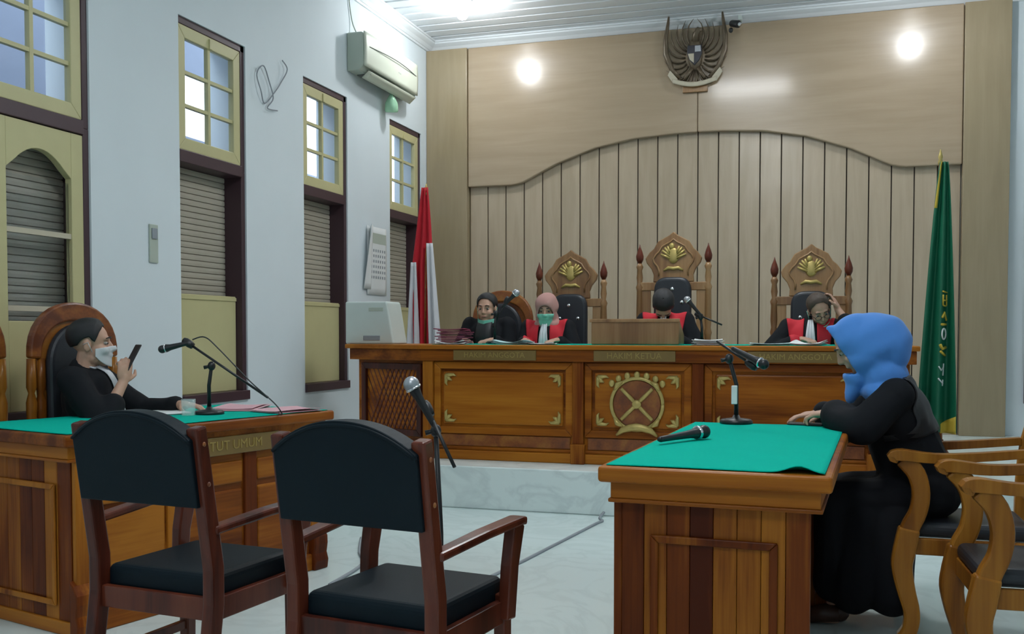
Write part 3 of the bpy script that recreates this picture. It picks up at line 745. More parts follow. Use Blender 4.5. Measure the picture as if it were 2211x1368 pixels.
# ------------------------------------------------------------------ mahogany armchairs in front
def witness_chair(label, loc, rz):
    t = thing('mahogany_armchair', label, 'chair', loc, rz, 'dark armchairs with black vinyl in front')
    # faces +Y, rear posts at y = 0
    hw = 0.245
    for sx in (-1, 1):
        p = MB().ribbonbar([(sx * hw, -0.06, 0), (sx * hw, 0.0, 0.40), (sx * hw, 0.0, 0.52), (sx * hw, -0.045, 0.80), (sx * hw, -0.075, 0.985)], (1, 0, 0), 0.046, [0.05, 0.06, 0.06, 0.055, 0.05]).build('rear_post', 'mahog', t, bevel=0.008)
        for z in (0.93, 0.80):
            MB().ell((sx * (hw + 0.024), -0.045 - (z - 0.8) * 0.16, z), (0.004, 0.008, 0.008), 8, 6).build('screw_cap', 'archwood', p, smooth=True)
        MB().ribbonbar([(sx * (hw + 0.006), -0.015, 0.645), (sx * (hw + 0.022), 0.25, 0.665), (sx * (hw + 0.03), 0.47, 0.672), (sx * (hw + 0.03), 0.50, 0.668)], (1, 0, 0), [0.05, 0.055, 0.06, 0.058], 0.028).build('arm', 'mahog', t, bevel=0.008)
        MB().ribbonbar([(sx * (hw + 0.028), 0.465, 0.662), (sx * (hw + 0.026), 0.43, 0.53), (sx * (hw + 0.022), 0.415, 0.36)], (1, 0, 0), 0.04, [0.075, 0.062, 0.058]).build('arm_support', 'mahog', t, bevel=0.006)
        MB().ribbonbar([(sx * hw, 0.43, 0.44), (sx * hw, 0.43, 0.0)], (1, 0, 0), 0.042, [0.055, 0.042]).build('front_leg', 'mahog', t, bevel=0.006)
        MB().bb(sx * hw - 0.014, sx * hw + 0.014, 0.0, 0.43, 0.345, 0.42).build('seat_rail', 'mahog', t, bevel=0.004)
        MB().bb(sx * hw - 0.012, sx * hw + 0.012, -0.02, 0.43, 0.15, 0.185).build('stretcher', 'mahog', t, bevel=0.004)
    for y in (0.0, 0.43):
        MB().bb(-hw, hw, y - 0.014, y + 0.014, 0.345, 0.42).build('seat_rail', 'mahog', t, bevel=0.004)
    MB().bb(-hw, hw, 0.2, 0.225, 0.155, 0.18).build('stretcher', 'mahog', t, bevel=0.004)
    # seat cushion: slightly domed
    def sf(u, v):
        x = (u - 0.5) * 0.47; y = 0.015 + v * 0.445
        return (x, y, 0)
    sc = MB().bb(-0.232, 0.232, 0.016, 0.468, 0.398, 0.488).build('seat_cushion', 'leather', t, bevel=0.026, seg=4)
    pp = [(-0.215, -0.018, 0.418), (0.215, -0.018, 0.418)]
    # arched back pad
    n = 22; outl = []
    for k in range(n + 1):
        u = -1 + 2 * k / n
        outl.append((0.248 * u, 0.945 + 0.088 * (1 - abs(u) ** 2.2)))
    outl = [(-0.248, 0.725)] + [(-0.248, 0.73)] + outl + [(0.248, 0.73), (0.248, 0.725)]
    sh = Matrix.Shear('XY', 4, (0, 0)) 
    bp = MB().prism(outl, -0.042, 0.034, 'xz')
    # lean with the posts
    bp.v = [(x, y - 0.035 - (z - 0.725) * 0.155, z) for x, y, z in bp.v]
    b = bp.build('back_pad', 'leather', t, bevel=0.014, seg=3)
    pip = MB().tube([(x, -0.040 - 0.035 - (z - 0.725) * 0.155, z - 0.012) for x, z in outl[2:-2]], 0.006, 6).build('piping', 'leather', b, smooth=True)
    return t
witness_chair('dark armchair with black vinyl back standing before the microphone stand', (-1.295, 2.665, 0), -math.radians(8.5))
witness_chair('dark armchair with black vinyl back beside the desk with pink papers', (-2.13, 2.80, 0), -math.radians(6))

# ------------------------------------------------------------------ honey-coloured antique armchairs
def antique_chair(label, loc, rz):
    t = thing('antique_armchair', label, 'chair', loc, rz, 'honey-coloured antique armchairs')
    # faces +Y; seat front edge at y = 0, arms at x = +-0.25
    aw = 0.25
    for sx in (-1, 1):
        x = sx * aw
        MB().ribbonbar([(x, -0.015, 0.752), (x, 0.01, 0.768), (x, -0.03, 0.776), (x * 0.99, -0.16, 0.765), (x * 0.96, -0.32, 0.775), (x * 0.92, -0.56, 0.80)], (1, 0, 0), [0.055, 0.068, 0.068, 0.055, 0.05, 0.045], [0.025, 0.04, 0.046, 0.04, 0.036, 0.034], smooth=4).build('arm', 'antique', t, bevel=0.01)
        MB().ribbonbar([(x, -0.035, 0.76), (x, -0.085, 0.70), (x, -0.105, 0.62), (x, -0.095, 0.54), (x, -0.065, 0.47), (x, -0.06, 0.41)], (1, 0, 0), 0.05, [0.075, 0.075, 0.072, 0.070, 0.075, 0.08], smooth=4).build('arm_support', 'antique', t, bevel=0.009)
        MB().ribbonbar([(x, -0.062, 0.47), (x, -0.045, 0.38), (x, -0.035, 0.31), (x, -0.05, 0.22), (x, -0.075, 0.12), (x, -0.07, 0.05), (x, -0.045, 0.0)], (1, 0, 0), 0.058, [0.085, 0.09, 0.085, 0.075, 0.065, 0.062, 0.07], smooth=4).build('front_leg', 'antique', t, bevel=0.01)
        MB().ribbonbar([(x * 0.9, -0.66, 0.0), (x * 0.9, -0.59, 0.25), (x * 0.9, -0.56, 0.45), (x * 0.92, -0.58, 0.80), (x * 0.95, -0.66, 1.02)], (1, 0, 0), 0.04, [0.04, 0.05, 0.05, 0.045, 0.04], smooth=4).build('rear_post', 'antique', t, bevel=0.008)
        MB().bb(x * 0.97 - 0.015, x * 0.97 + 0.015, -0.56, -0.06, 0.36, 0.43).build('seat_rail', 'antique', t, bevel=0.005)
    for y in (-0.06, -0.56):
        MB().bb(-aw * 0.97, aw * 0.97, y - 0.015, y + 0.015, 0.36, 0.43).build('seat_rail', 'antique', t, bevel=0.005)
    MB().bb(-0.228, 0.228, -0.545, -0.045, 0.425, 0.49).build('seat_cushion', 'tuft', t, bevel=0.028, seg=4)
    n = 14
    MB().ribbonbar([(-0.25 + 0.5 * k / n, -0.655, 1.0 + 0.06 * math.sin(PI * k / n)) for k in range(n + 1)], (0, 1, 0), 0.035, 0.07).build('crest_rail', 'antique', t, bevel=0.01)
    MB().bb(-0.20, 0.20, -0.59, -0.56, 0.55, 0.60).build('lower_rail', 'antique', t, bevel=0.006)
    MB().prism([(-0.19, 0.60), (0.19, 0.60), (0.2, 1.0), (-0.2, 1.0)], -0.62, -0.575, 'xz').build('back_pad', 'tuft', t, bevel=0.015)
    return t
antique_chair('honey-coloured antique armchair in which the blue-hijab woman sits', (0.285, 4.69, 0), PI / 2)
antique_chair('empty honey-coloured antique armchair with dark cushion', (0.455, 3.875, 0), PI / 2 + math.radians(3))
# arched chairs
arch_chair('arched wooden chair with turned posts in which the masked man sits', (-3.895, 4.455, 0), -PI / 2 - math.radians(10), 0.07)
arch_chair('arched wooden chair with turned posts, empty, beside the masked man', (-4.09, 3.865, 0), -PI / 2 - math.radians(6), 0.07)
arch_chair("arched reddish chair of the clerk behind the judges' bench", (-2.705, 8.36, 0.31), PI, -0.03)

# ------------------------------------------------------------------ people
def remesh(mb, name, voxel, smooth):
    """fuse overlapping solids into one continuous skin"""
    ts = bpy.data.scenes.new('scratch')
    tmp = bpy.data.objects.new('tmp', mb.mesh('tmp')); ts.collection.objects.link(tmp)
    r = tmp.modifiers.new('r', 'REMESH'); r.mode = 'VOXEL'; r.voxel_size = voxel; r.use_smooth_shade = True
    if smooth:
        s = tmp.modifiers.new('s', 'SMOOTH'); s.factor = 0.5; s.iterations = smooth
    ts.view_layers[0].update(); dg = ts.view_layers[0].depsgraph
    me = bpy.data.meshes.new_from_object(tmp.evaluated_get(dg)); me.name = name
    bpy.data.objects.remove(tmp); bpy.data.scenes.remove(ts)
    me.polygons.foreach_set('use_smooth', [True] * len(me.polygons))
    return me
def mesh_obj(me, name, mat, parent, solid=0.0):
    o = bpy.data.objects.new(name, me); col.objects.link(o); o.parent = parent
    me.materials.clear(); me.materials.append(M[mat])
    if solid:
        md = o.modifiers.new('solid', 'SOLIDIFY'); md.thickness = solid; md.offset = 1
    return o
def bvh_of(me):
    return BVHTree.FromPolygons([v.co.copy() for v in me.vertices], [tuple(p.vertices) for p in me.polygons])
V = Vector
def head_solids(mb, Hm, female=False):
    h = MB()
    h.ell((0, -0.012, 0.035), (0.074, 0.094, 0.084), 20, 14)
    h.ell((0, 0.028, -0.03), (0.060, 0.062, 0.078), 20, 14)
    h.ell((0, 0.058, -0.092), (0.030, 0.027, 0.022))
    for s in (-1, 1):
        h.ell((s * 0.033, 0.056, -0.028), 0.028)
        h.ell((s * 0.077, -0.010, -0.008), (0.009, 0.020, 0.031))
        h.ell((s * 0.035, 0.02, -0.07), (0.022, 0.04, 0.028))
    h.cap((0, 0.086, 0.014), (0, 0.104, -0.022), 0.009, 0.0125)
    h.ell((0, 0.096, -0.028), (0.018, 0.011, 0.009))
    h.cap((-0.034, 0.076, 0.030), (0.034, 0.076, 0.030), 0.013)
    h.ell((0, 0.086, -0.056), (0.024, 0.010, 0.010))
    mb.add(h.v, h.f, Hm)
def hand_solids(mb, W, d, n, thumb, curl=0.5, spread=0.0):
    """wrist W, pointing d, palm faces n, thumb = +1/-1 side along d x n"""
    W = V(W); d = V(d).normalized(); n = V(n); n = (n - d * n.dot(d)).normalized(); s = d.cross(n) * thumb
    R = Matrix((s, d, n)).transposed()
    mb.ell(W + d * 0.048, (0.040, 0.050, 0.017), 14, 10, R=R)
    mb.cap(W, W + d * 0.03, 0.024, 0.024)
    for k, (off, L) in enumerate(((0.030, 0.070), (0.010, 0.080), (-0.010, 0.074), (-0.029, 0.058))):
        b = W + d * (0.085 - 0.006 * abs(k - 1.2)) + s * off
        c = curl * (0.85 + 0.12 * k)
        d1 = (d * math.cos(c * 0.55) + n * math.sin(c * 0.55) + s * (off * spread)).normalized()
        p1 = b + d1 * L * 0.5
        d2 = (d * math.cos(c * 1.5) + n * math.sin(c * 1.5)).normalized()
        p2 = p1 + d2 * L * 0.32
        d3 = (d * math.cos(c * 2.2) + n * math.sin(c * 2.2)).normalized()
        p3 = p2 + d3 * L * 0.24
        mb.cap(b - d * 0.02, p1, 0.0095, 0.0088, 10); mb.cap(p1, p2, 0.0088, 0.008, 10); mb.cap(p2, p3, 0.008, 0.0068, 10)
    b = W + d * 0.022 + s * 0.030
    p1 = b + (d * 0.55 + s * 0.65 + n * 0.35).normalized() * 0.042
    p2 = p1 + (d * 0.8 + s * 0.1 + n * 0.5).normalized() * 0.030
    mb.cap(W + d * 0.02 + s * 0.012, b, 0.016, 0.013, 10); mb.cap(b, p1, 0.0125, 0.0105, 10); mb.cap(p1, p2, 0.0105, 0.008, 10)

class Person: pass
def person(label, loc, rz, seat, lean, head, arms, floor_z=0.0, legyaw=0.0, skin='skin', robe='robe', hair=None, voxel=0.008, rv=0.011, knee=0.42, lower=None, hx=0.0, drape=False):
    """seated figure, faces local +Y. head = (pitch down, yaw to its left, roll, forward push, lift)"""
    P = Person(); t = thing('person', label, 'person', loc, rz); P.t = t
    Lm = Euler((-lean, 0, 0)).to_matrix()
    H = V((0, 0, seat + 0.10))
    def S(x, y, z): return H + Lm @ V((x, y, z))
    P.S = S; P.H = H
    hp, hy, hr, hf, hl = head
    nb = S(0, -0.005, 0.50)
    Rm = (Euler((0, 0, hy)).to_matrix() @ Euler((-hp, 0, 0)).to_matrix() @ Euler((0, hr, 0)).to_matrix())
    hc = nb + V((hx, hf, 0.125 + hl))
    Hm = Matrix.Translation(hc) @ Rm.to_4x4(); P.Hm = Hm
    b = MB()
    b.ell(H, (0.155, 0.115, 0.105)); b.cap(H + V((0, 0, 0.03)), S(0, 0.012, 0.24), 0.115, 0.115)
    b.ell(S(0, 0.012, 0.35), (0.155, 0.105, 0.155), R=Lm)
    b.cap(S(-0.13, -0.01, 0.455), S(0.13, -0.01, 0.455), 0.05)
    b.cap(nb - V((0, 0, 0.05)), Hm @ V((0, -0.022, -0.06)), 0.056, 0.05)
    head_solids(b, Hm)
    r = MB()
    r.ell(H, (0.20, 0.16, 0.13)); r.cap(H + V((0, 0, 0.02)), S(0, 0.015, 0.26), 0.155, 0.15)
    r.ell(S(0, 0.012, 0.34), (0.195, 0.14, 0.17), R=Lm); r.cap(S(-0.14, -0.012, 0.44), S(0.14, -0.012, 0.44), 0.072)
    r.cap(S(0, -0.03, 0.46), S(0, -0.02, 0.50), 0.075, 0.065)
    # legs
    for sx in (-1, 1):
        q = Euler((0, 0, legyaw)).to_matrix()
        hipj = H + q @ V((sx * 0.085, 0.03, -0.01)); kn = q @ V((sx * 0.11, knee, 0)) + V((0, 0, seat + 0.065)); an = q @ V((sx * 0.10, knee + 0.0, 0)) + V((0, 0, floor_z + 0.09))
        b.cap(hipj, kn, 0.078, 0.055); b.cap(kn, an, 0.052, 0.036)
        toe = an + q @ V((sx * 0.02, 0.15, -0.055))
        b.cap(an - V((0, 0, 0.045)), toe, 0.042, 0.030)
        r.cap(hipj, kn, 0.105, 0.085); r.cap(kn, an + V((0, 0, 0.10)), 0.088, 0.10)
        P.an = an
    q = Euler((0, 0, legyaw)).to_matrix()
    r.cap(H + q @ V((0, 0.1, -0.02)), q @ V((0, knee, 0)) + V((0, 0, seat + 0.05)), 0.10, 0.08)
    r.cap(q @ V((0, knee, 0)) + V((0, 0, seat + 0.04)), q @ V((0, knee, 0)) + V((0, 0, floor_z + 0.22)), 0.08, 0.09)
    if drape:
        for sx in (-1, 0, 1):
            r.cap((sx * 0.11, 0.12, seat), (sx * 0.13, 0.14, floor_z + 0.17), 0.10, 0.11); r.cap((sx * 0.11, 0.26, seat), (sx * 0.13, 0.28, floor_z + 0.17), 0.10, 0.11)
    for A in arms:
        sx = A['s']; sh = S(sx * 0.165, -0.01, 0.445); el = V(A['el']); w = V(A['w'])
        b.cap(sh, el, 0.046, 0.038); b.cap(el, w, 0.038, 0.026)
        hand_solids(b, w, A['d'], A['n'], A.get('th', sx), A.get('curl', 0.5))
        r.ell(sh, 0.078); r.cap(sh, el, 0.074, 0.078)
        f = A.get('cuff', 0.8); r.cap(el, el + (w - el) * f, 0.078, A.get('flare', 0.062))
        if 'hang' in A: r.cap(el + (w - el) * f, el + (w - el) * f * 0.9 + V(A['hang']), 0.055, 0.045)
    me = remesh(b, 'body', voxel, 3); P.body = mesh_obj(me, 'body', skin, t); P.bv = bvh_of(me)
    rm = remesh(r, 'robe', rv, 4)
    # soft folds
    nrm = [v.normal.copy() for v in rm.vertices]
    for v, nn in zip(rm.vertices, nrm):
        c = v.co; k = 0.004 * math.sin(38 * c.x + 9 * c.z + 3 * math.sin(7 * c.y)) + 0.003 * math.sin(31 * c.y - 12 * c.z)
        v.co += nn * k
    P.robe = mesh_obj(rm, 'robe', robe, t); P.rv = bvh_of(rm)
    for sx in (-1, 1):
        e = MB().ell(Hm @ V((sx * 0.031, 0.0725, 0.007)), (0.0125, 0.0125, 0.009), 10, 8, R=Rm).build('eye', 'eyewhite', t, smooth=True)
        MB().ell(Hm @ V((sx * 0.031, 0.0835, 0.006)), (0.006, 0.004, 0.006), 8, 6, R=Rm).build('iris', 'iris', e, smooth=True)
        MB().tube([Hm @ V((sx * 0.014, 0.092, 0.032)), Hm @ V((sx * 0.03, 0.092, 0.037)), Hm @ V((sx * 0.05, 0.078, 0.031))], [0.003, 0.004, 0.002], 6).build('eyebrow', hair or 'hair', t, smooth=True)
    return P
def short_hair(P, mat, thick=0.012, front=0.95, crown=0.0):
    pr = [(0, front), (0.5, front + 0.05), (0.95, 1.25), (1.2, 1.85), (1.45, 1.5), (1.75, 1.62), (2.1, 2.0), (2.6, 2.1), (PI, 2.1)]
    def lim(a):
        a = abs(a)
        for (x0, y0), (x1, y1) in zip(pr, pr[1:]):
            if x0 <= a <= x1: return y0 + (y1 - y0) * (a - x0) / (x1 - x0)
        return 2.3
    def fn(u, v):
        a = (u * 2 - 1) * PI; th = max(0.02, v * lim(a))
        k = 1 + 0.035 * math.sin(13 * a + 5 * th) * math.sin(th)
        rr = thick * (1.0 - 0.8 * max(0, v - 0.55) / 0.45)
        d = V((math.sin(a) * math.sin(th), math.cos(a) * math.sin(th), math.cos(th)))
        base = V((d.x * 0.077, d.y * 0.097 - 0.012, d.z * 0.087 + 0.034))
        return P.Hm @ (base + d * (rr * k) + V((0, 0, 0.008 * math.sin(a * 1.0) * 0)))
    o = MB().grid(fn, 48, 18, closed_u=True).build('hair', mat, P.t, smooth=True, solid=0.006)
    return o
def face_wrap(P, name, mat, z0, z1, amax, off=0.006, inner=False):
    """cloth patch wrapped round the lower face"""
    inv = P.Hm.inverted()
    def fn(u, v):
        z = z0(u) + (z1(u) - z0(u)) * v; al = (u * 2 - 1) * amax
        d = V((math.sin(al), math.cos(al), 0)); o = P.Hm @ (V((0, 0.0, z)) + d * 0.135)
        dr = (P.Hm.to_3x3() @ -d).normalized()
        hit = P.bv.ray_cast(o, dr, 0.13)
        if hit[0] is None: p = P.Hm @ (V((0, 0.0, z)) + d * 0.07)
        else: p = hit[0]
        q = inv @ p; r = V((q.x, q.y, 0)); rl = max(r.length, 0.070 if abs(al) > 0.9 else 0.088 - 0.02 * abs(al))
        return P.Hm @ (d * (rl + off) + V((0, 0, z)))
    o = MB().grid(fn, 28, 14).build(name, mat, P.t, smooth=True, solid=0.003)
    for sx in (-1, 1):
        zz = (z0(0.5) + z1(0.5)) / 2
        MB().tube([P.Hm @ V((sx * 0.074, 0.015, zz * 0.6 + z1(0.5) * 0.4)), P.Hm @ V((sx * 0.088, -0.005, 0.012)), P.Hm @ V((sx * 0.084, -0.028, 0.0))], 0.002, 6).build('ear_loop', mat, o, smooth=True)
    return o
def robe_patch(P, name, mat, fx0, fx1, z0, z1, off=0.009, nv=22, nu=8, wave=0.0, dirv=(0, 1, 0.55)):
    """cloth panel lying on the robe front: x between fx0(v) and fx1(v), v runs top to bottom in torso space"""
    D = V(dirv).normalized()
    def fn(u, v):
        x = fx0(v) + (fx1(v) - fx0(v)) * u; z = z0 + (z1 - z0) * v
        base = P.S(x, 0.0, z); dd = D
        o = base + dd * 0.5
        hit = P.rv.ray_cast(o, -dd, 0.9)
        p = hit[0] if hit[0] is not None else base + V((0, 0.1, 0))
        return p + dd * (off + wave * math.sin(u * 18))
    return MB().grid(fn, nu, nv).build(name, mat, P.t, smooth=True, solid=0.006)
def judge_dress(P):
    s1 = robe_patch(P, 'red_lapel', 'red', lambda v: -0.175 + 0.055 * v, lambda v: -0.045 - 0.012 * v, 0.51, 0.06)
    s2 = robe_patch(P, 'red_lapel', 'red', lambda v: 0.045 + 0.012 * v, lambda v: 0.175 - 0.055 * v, 0.51, 0.06)
    robe_patch(P, 'white_bib', 'white', lambda v: -0.018 - 0.03 * v, lambda v: 0.018 + 0.03 * v, 0.47, 0.12, 0.016, wave=0.004, nu=20)
def hijab(P, mat, solids, opening, cut_y=0.03, solid=0.005, voxel=0.008, smooth=4, pad=1.0, cutter=None):
    """fused head cloth with the face opening cut out; solids(mb) adds the drape"""
    m = MB(); h = MB()
    h.ell((0, -0.016, 0.036), (0.092 * pad, 0.112 * pad, 0.102 * pad), 24, 16)
    h.ell((0, 0.005, -0.045), (0.086 * pad, 0.088 * pad, 0.095), 20, 14)
    m.add(h.v, h.f, P.Hm); solids(m)
    me = remesh(m, 'hijab', voxel, smooth)
    inv = P.Hm.inverted()
    import bmesh
    bm = bmesh.new(); bm.from_mesh(me)
    kill = []
    for f in bm.faces:
        w = f.calc_center_median(); c = inv @ w
        if cutter:
            if cutter(w, c): kill.append(f)
        elif c.y > cut_y and (c.x / opening[0]) ** 2 + ((c.z - opening[2]) / opening[1]) ** 2 < 1: kill.append(f)
    bmesh.ops.delete(bm, geom=kill, context='FACES')
    rim = [e for e in bm.edges if e.is_boundary]
    nb = {}
    for e in rim:
        x, y = e.verts; nb.setdefault(x, []).append(y); nb.setdefault(y, []).append(x)
    for _ in range(14):                            # even out the hem
        new = {v: v.co * 0.4 + sum((q.co for q in ns), V((0, 0, 0))) * (0.6 / len(ns)) for v, ns in nb.items()}
        for v, c in new.items(): v.co = c
    bm.normal_update(); bm.to_mesh(me)
    for v in bm.verts: pass
    nrm = [v.normal.copy() for v in bm.verts]; bm.free()
    for v, nn in zip(me.vertices, nrm):
        c = v.co; v.co += nn * (0.0025 * math.sin(55 * c.z + 30 * c.y + 12 * c.x))
    return mesh_obj(me, 'hijab', mat, P.t, solid)

SEATP = 0.31 + 0.47
# the clerk
P1 = person("clerk in a dark robe with a mask pulled under the chin behind the judges' bench", (-2.695, 7.98, 0), PI, SEATP + 0.02, 0.10, (0.12, 0.0, 0.0, 0.035, -0.035),
    [dict(s=-1, el=(-0.20, 0.12, 1.12), w=(-0.13, 0.30, 1.225), d=(0.5, 1, 0), n=(0, 0, -1), curl=0.3), dict(s=1, el=(0.23, 0.12, 1.12), w=(0.12, 0.30, 1.225), d=(-0.5, 1, 0), n=(0, 0, -1), curl=0.3)], 0.31, skin='skin2', voxel=0.007, knee=0.22)
short_hair(P1, 'hair', 0.013, 0.85)
face_wrap(P1, 'face_mask', 'mask', lambda u: -0.128, lambda u: -0.088 + 0.01 * abs(2 * u - 1), 1.2, 0.010)
MB().ell(P1.Hm @ V((0, 0.090, -0.058)), (0.02, 0.006, 0.006), 10, 6).build('lips', 'lips', P1.t, smooth=True)
robe_patch(P1, 'shirt_front', 'robepanel', lambda v: -0.06 - 0.02 * v, lambda v: 0.06 + 0.02 * v, 0.48, 0.12)
# judge in pink hijab
P2 = person("judge in a pink hijab, green mask and red stole behind the bench", (-2.175, 7.98, 0), PI, SEATP, 0.12, (0.22, 0.10, 0.0, 0.035, -0.03),
    [dict(s=-1, el=(-0.24, 0.12, 1.10), w=(-0.15, 0.28, 1.225), d=(0.4, 1, 0), n=(0, 0, -1), curl=0.3), dict(s=1, el=(0.20, 0.12, 1.10), w=(0.13, 0.28, 1.225), d=(-0.4, 1, 0), n=(0, 0, -1), curl=0.3)], 0.31, skin='skin', voxel=0.007, knee=0.22)
judge_dress(P2)
hijab(P2, 'pinkhijab', lambda m: (m.cap(P2.S(0, -0.01, 0.53), P2.Hm @ V((0, 0.0, -0.06)), 0.088, 0.082), m.ell(P2.S(0.0, 0.0, 0.48), (0.115, 0.10, 0.055))), (0.062, 0.092, -0.032))
face_wrap(P2, 'face_mask', 'mask', lambda u: -0.118 + 0.045 * abs(2 * u - 1) ** 2, lambda u: -0.008 - 0.012 * abs(2 * u - 1), 1.15, 0.013)
# chief judge, head bowed
P3 = person("judge in a red stole with head bowed low behind the wooden reading stand", (-1.205, 7.98, 0), PI, SEATP + 0.055, 0.16, (1.35, 0.15, 0.0, 0.095, -0.05),
    [dict(s=-1, el=(-0.28, 0.16, 1.10), w=(-0.12, 0.26, 1.235), d=(0.5, 1, 0), n=(0, 0, -1), curl=0.5), dict(s=1, el=(0.28, 0.14, 1.10), w=(0.14, 0.24, 1.235), d=(-0.5, 1, 0.1), n=(0, 0, -1), curl=0.5)], 0.31, voxel=0.007, knee=0.22)
judge_dress(P3); short_hair(P3, 'hair', 0.016, 0.95)
# judge on the right, head on hand
P4 = person("judge in a red stole with mask under the chin, resting his head on one hand", (-0.10, 7.96, 0), PI, SEATP, 0.16, (0.55, 0.35, 0.28, 0.05, -0.045),
    [dict(s=-1, el=(-0.33, 0.22, 1.26), w=(-0.195, 0.13, 1.46), d=(0.35, -0.25, 1), n=(0.8, -0.1, -0.1), th=1, curl=0.6, cuff=0.55), dict(s=1, el=(0.30, 0.14, 1.12), w=(0.06, 0.27, 1.235), d=(-0.7, 0.7, 0), n=(0, 0, -1), curl=0.7)], 0.31, voxel=0.006, knee=0.22, hair='hairbrown', hx=-0.06)
judge_dress(P4); short_hair(P4, 'hairbrown', 0.010, 0.72)
face_wrap(P4, 'face_mask', 'mask', lambda u: -0.135, lambda u: -0.085 + 0.02 * abs(2 * u - 1), 1.2, 0.012)
g = MB()
for sx in (-1, 1):
    g.tube([P4.Hm @ V((sx * 0.034 + 0.022 * math.cos(a), 0.108, 0.004 + 0.016 * math.sin(a))) for a in [2 * PI * k / 16 for k in range(17)]], 0.002, 6)
    g.tube([P4.Hm @ V((sx * 0.056, 0.106, 0.008)), P4.Hm @ V((sx * 0.082, 0.03, 0.008)), P4.Hm @ V((sx * 0.080, -0.01, 0.004))], 0.002, 6)
g.tube([P4.Hm @ V((-0.012, 0.110, 0.008)), P4.Hm @ V((0.012, 0.110, 0.008))], 0.002, 6)
g.build('spectacles', 'blackmetal', P4.t, smooth=True)
# prosecutor with phone
RZ6 = -math.radians(70)
P6 = person("man in a black robe and white mask holding up a phone", (-3.63, 4.28, 0), RZ6, 0.50, -0.05, (0.0, 0.22, 0.0, 0.03, 0.0),
    [dict(s=1, el=(0.225, 0.13, 0.83), w=(0.075, 0.185, 1.03), d=(-0.12, 0.12, 1), n=(-0.75, -0.55, 0.1), th=-1, curl=0.85, cuff=0.45, flare=0.068), dict(s=-1, el=(-0.27, 0.18, 0.84), w=(-0.12, 0.42, 0.90), d=(0.4, 1, 0), n=(0, 0, -1), curl=0.3)], 0.0, legyaw=-math.radians(26), skin='skin2', voxel=0.006, knee=0.40)
short_hair(P6, 'hair', 0.016, 0.80)
face_wrap(P6, 'face_mask', 'whitemask', lambda u: -0.116 + 0.055 * abs(2 * u - 1) ** 2, lambda u: -0.006 - 0.016 * abs(2 * u - 1), 1.2, 0.010)
robe_patch(P6, 'white_bib', 'white', lambda v: -0.022 - 0.025 * v, lambda v: 0.022 + 0.025 * v, 0.48, -0.02, 0.014, wave=0.004, nu=20)
robe_patch(P6, 'shirt_collar', 'white', lambda v: -0.05 + 0.01 * v, lambda v: 0.05 - 0.01 * v, 0.535, 0.47, 0.006, nv=8)
# woman in blue hijab
P5 = person("woman in a blue hijab and black robe leaning over the green desk", (0.415, 4.68, 0), PI / 2, 0.49, 0.30, (0.60, 0.0, 0.0, 0.130, 0.034),
    [dict(s=-1, el=(-0.235, 0.26, 0.885), w=(-0.045, 0.385, 0.925), d=(0.45, 1, -0.10), n=(0, -0.1, -1), th=-1, curl=0.75, cuff=0.78, flare=0.075, hang=(-0.02, -0.03, -0.07)), dict(s=1, el=(0.22, 0.25, 0.89), w=(0.14, 0.42, 0.905), d=(-0.2, 1, 0), n=(0, 0, -1), curl=0.4, cuff=0.9)], 0.0, skin='skin2', voxel=0.006, knee=0.36, drape=True)
def wd(m):
    m.cap(P5.S(0, 0.0, 0.50), P5.Hm @ V((0, -0.03, -0.05)), 0.095, 0.085)
    m.ell(P5.S(0, 0.02, 0.46), (0.13, 0.10, 0.06))
    m.ell((0, 0.205, 1.240), (0.105, 0.155, 0.130), 24, 16, R=Euler((-0.10, 0, 0)).to_matrix())
    m.ell((0, 0.22, 1.19), (0.095, 0.12, 0.11), 24, 16)
    m.ell((0, 0.135, 1.215), (0.09, 0.085, 0.10), 20, 14)
    m.cap((0, 0.25, 1.245), (0, 0.40, 1.290), 0.080, 0.022)
    m.cap((0, 0.23, 1.15), (0, 0.275, 1.09), 0.065, 0.055); m.cap((0, 0.275, 1.09), (0, 0.30, 0.99), 0.050, 0.020)
hijab(P5, 'bluehijab', wd, None, smooth=7, pad=0.93, cutter=lambda w, c: (w.y - 0.343) * 0.83 - (w.z - 1.215) * 0.56 > 0 and w.z > 1.10 and abs(w.x) < 0.12)
robe_patch(P5, 'satin_yoke', 'robepanel', lambda v: -0.17, lambda v: 0.17, 0.50, 0.24, 0.008, dirv=(0, -1, 0.35), nu=20)
for sx in (-1, 1):
    MB().cap((sx * 0.11, 0.34, 0.06), (sx * 0.12, 0.49, 0.035), 0.045, 0.035).build('shoe', 'shoe', P5.t, smooth=True)

# ------------------------------------------------------------------ microphones and stands
def frame_to(p, d):
    """matrix with local +Z along d at p"""
    d = V(d).normalized(); q = V((0, 0, 1)).rotation_difference(d)
    return Matrix.Translation(V(p)) @ q.to_matrix().to_4x4()
def microphone(label, tail, tip, mat_head='silver', L=0.23, r=0.026, group=None):
    tail, tip = V(tail), V(tip); d = (tip - tail).normalized()
    t = thing('microphone', label, 'microphone', tail, 0, group)
    T = frame_to((0, 0, 0), d); L = (tip - tail).length
    MB().lathe([(0.008, 0), (0.011, 0.01), (0.0125, L * 0.3), (0.016, L * 0.62), (0.021, L * 0.74), (0.019, L * 0.77)], 14, T).build('handle', 'blackmetal', t, smooth=True)
    MB().lathe([(r * 0.98, L * 0.765), (r * 1.04, L * 0.78), (r * 0.98, L * 0.80)], 16, T).build('ring', 'chrome', t, smooth=True)
    h = MB(); pr = [(r * 0.80, L * 0.76)] + [(r * math.sin(a), L - r + -r * math.cos(a)) for a in [PI * (0.3 + 0.7 * k / 8) for k in range(9)]]
    h.lathe(pr, 16, T).build('grille', mat_head, t, smooth=True)
    return t
